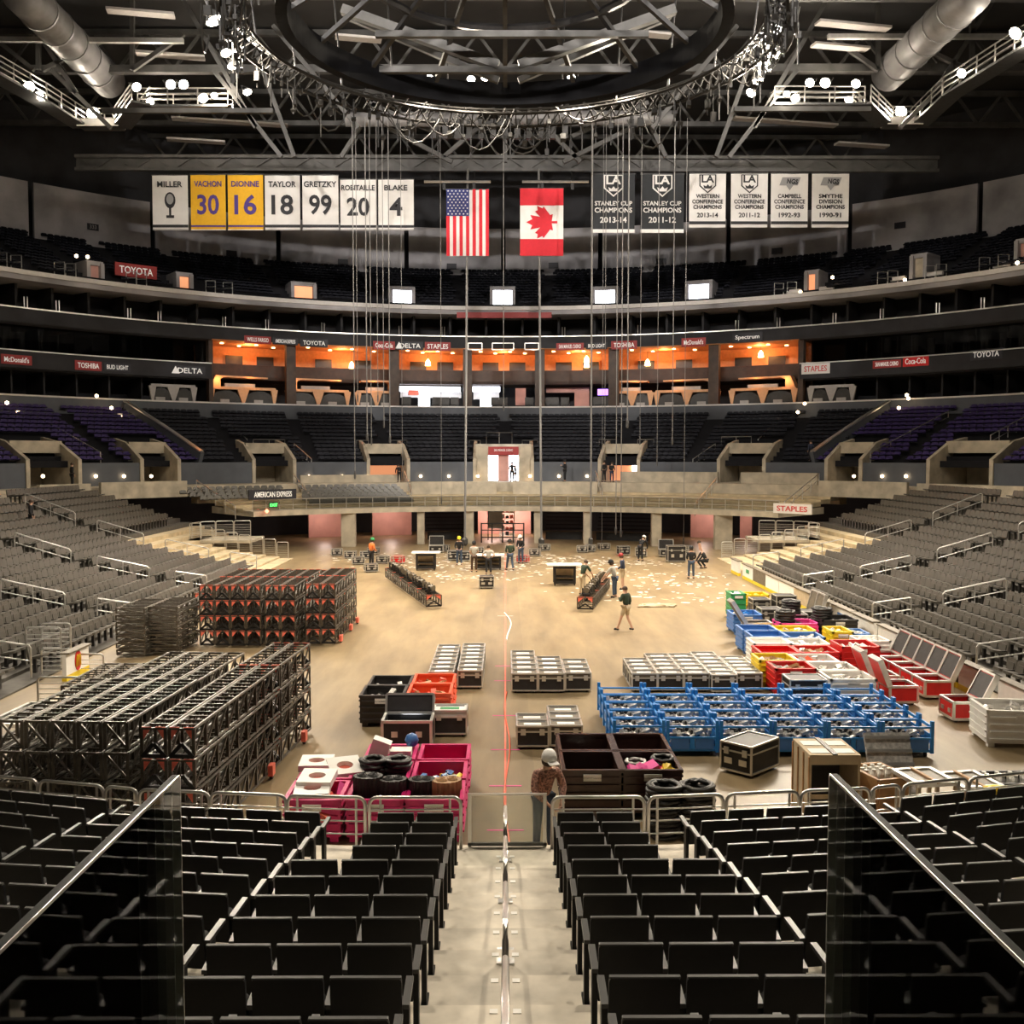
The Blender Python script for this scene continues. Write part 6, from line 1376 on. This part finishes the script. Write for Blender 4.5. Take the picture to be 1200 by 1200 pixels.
def person(loc, rz, label, H=1.76, lean=0.0, arms=None, legs=None, shirt='blackcloth', pants='jeans', hat=None, longs=True, shorts=False, head=(0, 0), crouch=0.0, hairm='hair', group='crew at work'):
    J = dict(pel=(0,0,.95), spi=(0,0,1.14), che=(0,0,1.34), nek=(0,-.005,1.48), hed=(0,.025,1.585), top=(0,.01,1.70))
    A = arms or dict(L=((-.25, -.03, 1.13), (-.24, .07, .90)), R=((.25, -.03, 1.13), (.24, .07, .90)))
    G = legs or dict(L=((-.12, .02, .50), (-.13, 0, .08)), R=((.12, .02, .50), (.13, 0, .08)))
    for s, k in ((-1, 'L'), (1, 'R')):
        J['sh'+k] = (s*.185, 0, 1.415); J['el'+k], J['wr'+k] = A[k]
    c, sn = math.cos(lean), math.sin(lean)
    def bend(p): y, z = p[1], p[2]-.95; return (p[0], y*c+z*sn, .95+z*c-y*sn)
    for n in list(J):
        if n != 'pel': J[n] = bend(J[n])
    if arms and arms.get('abs'):
        for k in 'LR': J['el'+k], J['wr'+k] = arms[k]
    h = Vector(J['hed']); t = Vector(J['top'])
    J['nose'] = tuple(h+Vector((0, .115*c, -.115*sn*.6)))
    for s, k in ((-1, 'L'), (1, 'R')):
        J['ear'+k] = tuple(h+Vector((s*.088, -.005, .0)))
        J['hp'+k] = (s*.095, 0, .90); J['kn'+k], J['an'+k] = G[k]; a = J['an'+k]; J['to'+k] = (a[0]+s*.02, a[1]+.16, a[2]-.045); J['he'+k] = (a[0], a[1]-.05, a[2]-.045)
        w_ = Vector(J['wr'+k]); d = (w_-Vector(J['el'+k])).normalized(); side = Vector((-s, 0, 0)); side = (side-d*side.dot(d)).normalized(); nrm = d.cross(side)
        pm = w_+d*.07; J['pa'+k] = tuple(pm)
        fw = Vector((0, 1, 0)); fw = (fw-d*fw.dot(d)); fw = fw.normalized() if fw.length > .2 else Vector((0, 0, -1))
        for i, (off, ln) in enumerate(((-.033, .070), (-.011, .082), (.011, .077), (.033, .060))):
            b = pm+d*.045+fw*off; J[f'f{i}a{k}'] = tuple(b); J[f'f{i}b{k}'] = tuple(b+d*ln*.55+side*.012); J[f'f{i}c{k}'] = tuple(b+d*ln*.9+side*.042)
        b = w_+d*.03+fw*.035; J['t0'+k] = tuple(b); J['t1'+k] = tuple(b+fw*.035+d*.035); J['t2'+k] = tuple(b+fw*.045+d*.068+side*.012)
    if crouch:
        dz = crouch
        for n in J:
            if n[:2] not in ('an', 'to', 'he', 'kn'): p = J[n]; J[n] = (p[0], p[1]-.12, p[2]-dz)
    rad = dict(pel=.095, spi=.085, che=.090, nek=.056, hed=(.080, .098), top=(.062, .078), nose=.016)
    E = [('pel', 'spi'), ('spi', 'che'), ('che', 'nek'), ('nek', 'hed'), ('hed', 'top'), ('hed', 'nose')]
    for k in 'LR':
        rad.update({'sh'+k: .062, 'el'+k: .044, 'wr'+k: .030, 'pa'+k: (.038, .022), 'hp'+k: .086, 'kn'+k: .058, 'an'+k: .042, 'to'+k: .036, 'he'+k: .034, 'ear'+k: .018, 't0'+k: .012, 't1'+k: .011, 't2'+k: .009})
        E += [('che', 'sh'+k), ('sh'+k, 'el'+k), ('el'+k, 'wr'+k), ('wr'+k, 'pa'+k), ('pel', 'hp'+k), ('hp'+k, 'kn'+k), ('kn'+k, 'an'+k), ('an'+k, 'to'+k), ('an'+k, 'he'+k), ('hed', 'ear'+k), ('wr'+k, 't0'+k), ('t0'+k, 't1'+k), ('t1'+k, 't2'+k)]
        for i in range(4):
            rad.update({f'f{i}a{k}': .0095, f'f{i}b{k}': .009, f'f{i}c{k}': .008}); E += [('pa'+k, f'f{i}a{k}'), (f'f{i}a{k}', f'f{i}b{k}'), (f'f{i}b{k}', f'f{i}c{k}')]
    S = H/1.76
    body = skin_obj('person', J, E, rad, 'pel')
    pieces = []
    J2 = dict(J); sl = {'pel': .138, 'spi': .134, 'che': .150}; nb = Vector(J['che'])*.25+Vector(J['nek'])*.75; J2['nkb'] = tuple(nb); sl['nkb'] = .098
    ES = [('pel', 'spi'), ('spi', 'che'), ('che', 'nkb')]
    for k in 'LR':
        mid = Vector(J['sh'+k]).lerp(Vector(J['el'+k]), .75); J2['sm'+k] = tuple(mid); sl['sh'+k] = .084; ES.append(('che', 'sh'+k))
        if longs: J2['cf'+k] = tuple(Vector(J['el'+k]).lerp(Vector(J['wr'+k]), .95)); sl.update({'el'+k: .058, 'cf'+k: .044}); ES += [('sh'+k, 'el'+k), ('el'+k, 'cf'+k)]
        else: sl['sm'+k] = .062; ES.append(('sh'+k, 'sm'+k))
    pieces.append(('shirt', skin_obj('shirt', J2, ES, sl, 'pel'), shirt))
    J3 = dict(J); pl_ = {'pel': .128}; EP = []
    for k in 'LR':
        pl_['hp'+k] = .100; EP.append(('pel', 'hp'+k))
        if shorts: J3['kk'+k] = tuple(Vector(J['hp'+k]).lerp(Vector(J['kn'+k]), .88)); pl_['kk'+k] = .088; EP.append(('hp'+k, 'kk'+k))
        else: J3['kk'+k] = tuple(Vector(J['kn'+k]).lerp(Vector(J['an'+k]), .93)); pl_['kn'+k] = .074; pl_['kk'+k] = .062; EP += [('hp'+k, 'kn'+k), ('kn'+k, 'kk'+k)]
    pieces.append(('trousers', skin_obj('trousers', J3, EP, pl_, 'pel'), pants))
    for k in 'LR':
        pieces.append(('shoe', skin_obj('shoe', J, [('he'+k, 'an'+k), ('an'+k, 'to'+k)], {'he'+k: .045, 'an'+k: .050, 'to'+k: .044}, 'an'+k), 'rubber'))
    PEND.append((body, pieces, loc, rz, S, label, group, h, t, hat, hairm, lean))
def finish_people():
    bpy.context.view_layer.update(); dg = bpy.context.evaluated_depsgraph_get()
    for body, pieces, loc, rz, S, label, group, h, t, hat, hairm, lean in PEND:
        def bake(o, m, name):
            me = bpy.data.meshes.new_from_object(o.evaluated_get(dg)); me.name = name; me.materials.clear(); me.materials.append(MATS[m])
            me.polygons.foreach_set('use_smooth', [True]*len(me.polygons)); return me
        b = obj('person', bake(body, 'skin', 'body')); b.location = loc; b.rotation_euler = (0, 0, rz); b.scale = (S,)*3; tag(b, label, 'person', group)
        for nm, o, m in pieces: obj(nm, bake(o, m, nm), b)
        ax = (t-h).normalized(); R_ = ax.to_track_quat('Z', 'Y').to_matrix(); R_ = Matrix.Rotation(-lean, 3, 'X')
        mb = MB(); dome = [(.102, -.01), (.112, .03), (.106, .075), (.085, .118), (.05, .145), (.01, .155)]
        if hat:
            prof = [(.125, .0), (.132, .01), (.130, .06), (.112, .12), (.070, .160), (.01, .172)] if hat != 'cap' else dome
            mb.lathe(prof, 14); mb.v = [tuple(h+R_ @ Vector((p[0]*.92, p[1]*1.05, p[2]+.045))) for p in mb.v]; hm = {'white': 'white', 'yellow': 'yellow', 'cap': 'signred', 'teal': 'green', 'dark': 'blackcloth'}[hat]
            ht = obj('hat', mb, b, hm, True); br = MB().obox(h+R_ @ Vector((0, .15, .06)), (.17, .12, .012), R_); obj('brim', br, ht, hm)
        mb = MB().lathe(dome, 12); mb.v = [tuple(h+R_ @ Vector((p[0]*.9, p[1]*1.0-.012, p[2]*.94-.005))) for p in mb.v]
        if hat: mb.v = [tuple(Vector(v)-(R_ @ Vector((0, .012, .03)))) for v in mb.v]
        obj('hair', mb, b, hairm, True)
        for s in (-1, 1): obj('eye', MB().lathe([(.002, -.009), (.009, -.004), (.009, .004), (.002, .009)], 8, tuple(h+R_ @ Vector((s*.032, .096, .012)))), b, 'ink')
        obj('mouth', MB().obox(h+R_ @ Vector((0, .094, -.055)), (.045, .008, .008), R_), b, 'redplate')
    for body, pieces, *_ in PEND:
        for o in [body]+[p[1] for p in pieces]:
            me = o.data; bpy.data.objects.remove(o); bpy.data.meshes.remove(me)
FWD = dict(L=((-.24, .02, 1.14), (-.14, .24, 1.05)), R=((.24, .02, 1.14), (.14, .24, 1.05)))
PHONE = dict(L=((-.26, .05, 1.16), (-.10, .24, 1.30)), R=((.25, -.04, 1.13), (.24, .05, .90)))
HIPS = dict(L=((-.36, -.06, 1.15), (-.19, .04, 1.02)), R=((.36, -.06, 1.15), (.19, .04, 1.02)))
REACH = dict(abs=1, L=((-.24, .42, 1.02), (-.16, .58, .82)), R=((.24, .42, 1.02), (.16, .58, .82)))
WALK = dict(L=((-.11, .16, .53), (-.11, .02, .12)), R=((.11, -.02, .50), (.12, -.28, .10)))
STRIDE = dict(L=((-.11, .14, .52), (-.12, .30, .08)), R=((.11, .0, .52), (.12, -.22, .11)))
SQUAT = dict(L=((-.20, .34, .46), (-.17, .02, .08)), R=((.20, .30, .42), (.17, -.04, .08)))
person((.62, 16.45, 0), -2.7, 'person in white hard hat and plaid shirt looking down by the stairs', 1.78, .25, dict(abs=1, L=((-.27, .20, 1.12), (-.12, .40, .98)), R=((.27, .20, 1.12), (.13, .42, .96))), None, 'plaid', 'jeans', 'white', True, hairm='hair', group='crew near the stairs')
person((4.5, 37.9, 0), .85, 'person in dark jacket and khaki shorts striding left with a phone', 1.72, .06, PHONE, STRIDE, 'darkgreen', 'tan', None, True, True)
person((3.62, 47.9, 0), -.9, 'person in dark green shirt leaning over the right light truss', 1.72, .35, REACH, None, 'darkgreen', 'tan', None, False)
person((5.05, 46.9, 0), 1.1, 'person in grey shirt and jeans working right of the light truss', 1.76, .25, REACH, None, 'greyshirt', 'jeans', 'dark', False)
person((5.75, 49.7, 0), 1.3, 'person in navy jacket and red cap behind the light truss', 1.80, .12, FWD, None, 'navy', 'tan', 'cap', True, True)
person((-1.75, 57.4, 0), .1, 'person in grey shirt seen from behind, left of the far pair', 1.74, .02, FWD, None, 'greyshirt', 'brown', 'dark', False)
person((-.92, 56.1, 0), -.1, 'person in pale shirt with elbows out at the crew bench', 1.66, .05, HIPS, None, 'greyshirt', 'blackcloth', None, False)
person((.28, 58.1, 0), .3, 'person in dark shirt and jeans standing astride the floor line', 1.78, .05, FWD, STRIDE, 'darkgreen', 'jeans', 'dark', True)
person((-2.75, 61.0, 0), PI, 'person in yellow hard hat behind the crew bench', 1.74, .1, FWD, None, 'blackcloth', 'jeans', 'yellow', True)
person((.95, 62.0, 0), 2.6, 'person in white hard hat behind the floor line', 1.74, .1, FWD, None, 'blackcloth', 'jeans', 'white', True)
person((-7.85, 59.8, 0), -.8, 'person in teal hat and orange vest by the left cases', 1.74, .1, FWD, None, 'hivis', 'blackcloth', 'teal', True)
person((8.4, 63.4, 0), -.6, 'person in white hard hat bending over a far case', 1.76, .75, dict(abs=1, L=((-.22, .55, .98), (-.15, .62, .70)), R=((.22, .55, .98), (.15, .62, .70))), None, 'blackcloth', 'blackcloth', 'white', True)
person((9.9, 54.2, 0), .1, 'person in black carrying something near the right boards', 1.74, .04, FWD, None, 'blackcloth', 'jeans', 'dark', True)
person((11.55, 59.2, 0), .9, 'person in black crouching at the end of the right boards', 1.74, .5, REACH, SQUAT, 'blackcloth', 'blackcloth', None, True, crouch=.42)
def stood(px, o, z, rz, label, **k):
    p = el(o, phi_at(px, o), z); person((p.x, p.y, p.z), rz, label, group='people on the far walkway', **k)
stood(600, 1.0, 4.38, PI, 'dark figure in the bright central portal', H=1.7, shirt='blackcloth', pants='blackcloth', arms=FWD); stood(604, .4, 4.38, 1.6, 'second smaller dark figure beside the bright central portal', H=1.45, shirt='blackcloth', pants='blackcloth')
stood(662, 1.4, 4.38, 1.2, 'dark figure in a hard hat standing before the grey wall', H=1.85, shirt='blackcloth', pants='blackcloth', hat='dark', arms=PHONE)
stood(708, .8, 4.38, .6, 'left one of the dark pair by the right portal', H=1.8, shirt='blackcloth', pants='blackcloth'); stood(717, .2, 4.38, -.6, 'right one of the dark pair by the right portal', H=1.7, shirt='blackcloth', pants='navy', arms=FWD)
stood(468, .6, 4.38, .4, 'dark figure bent over at the left warm portal', H=1.6, shirt='blackcloth', pants='blackcloth', lean=.6, arms=REACH)
stood(950, 3.9, 6.1, .4, 'dark figure on the stairs by the right sloping wall', H=1.7, shirt='navy', pants='blackcloth')
p = Vector((-22.4, 47.6, sz(10))); p = Vector((-24.6, 53.2, sz(12)))
person((p.x, p.y, p.z), -1.2, 'dark figure standing high in the left stand', 1.85, .0, None, None, 'blackcloth', 'blackcloth', None, True, group='people on the stands')
stood(84, .8, 4.38, -.9, 'dark figure behind the wall at far left', H=1.75, shirt='blackcloth', pants='blackcloth')
finish_people()
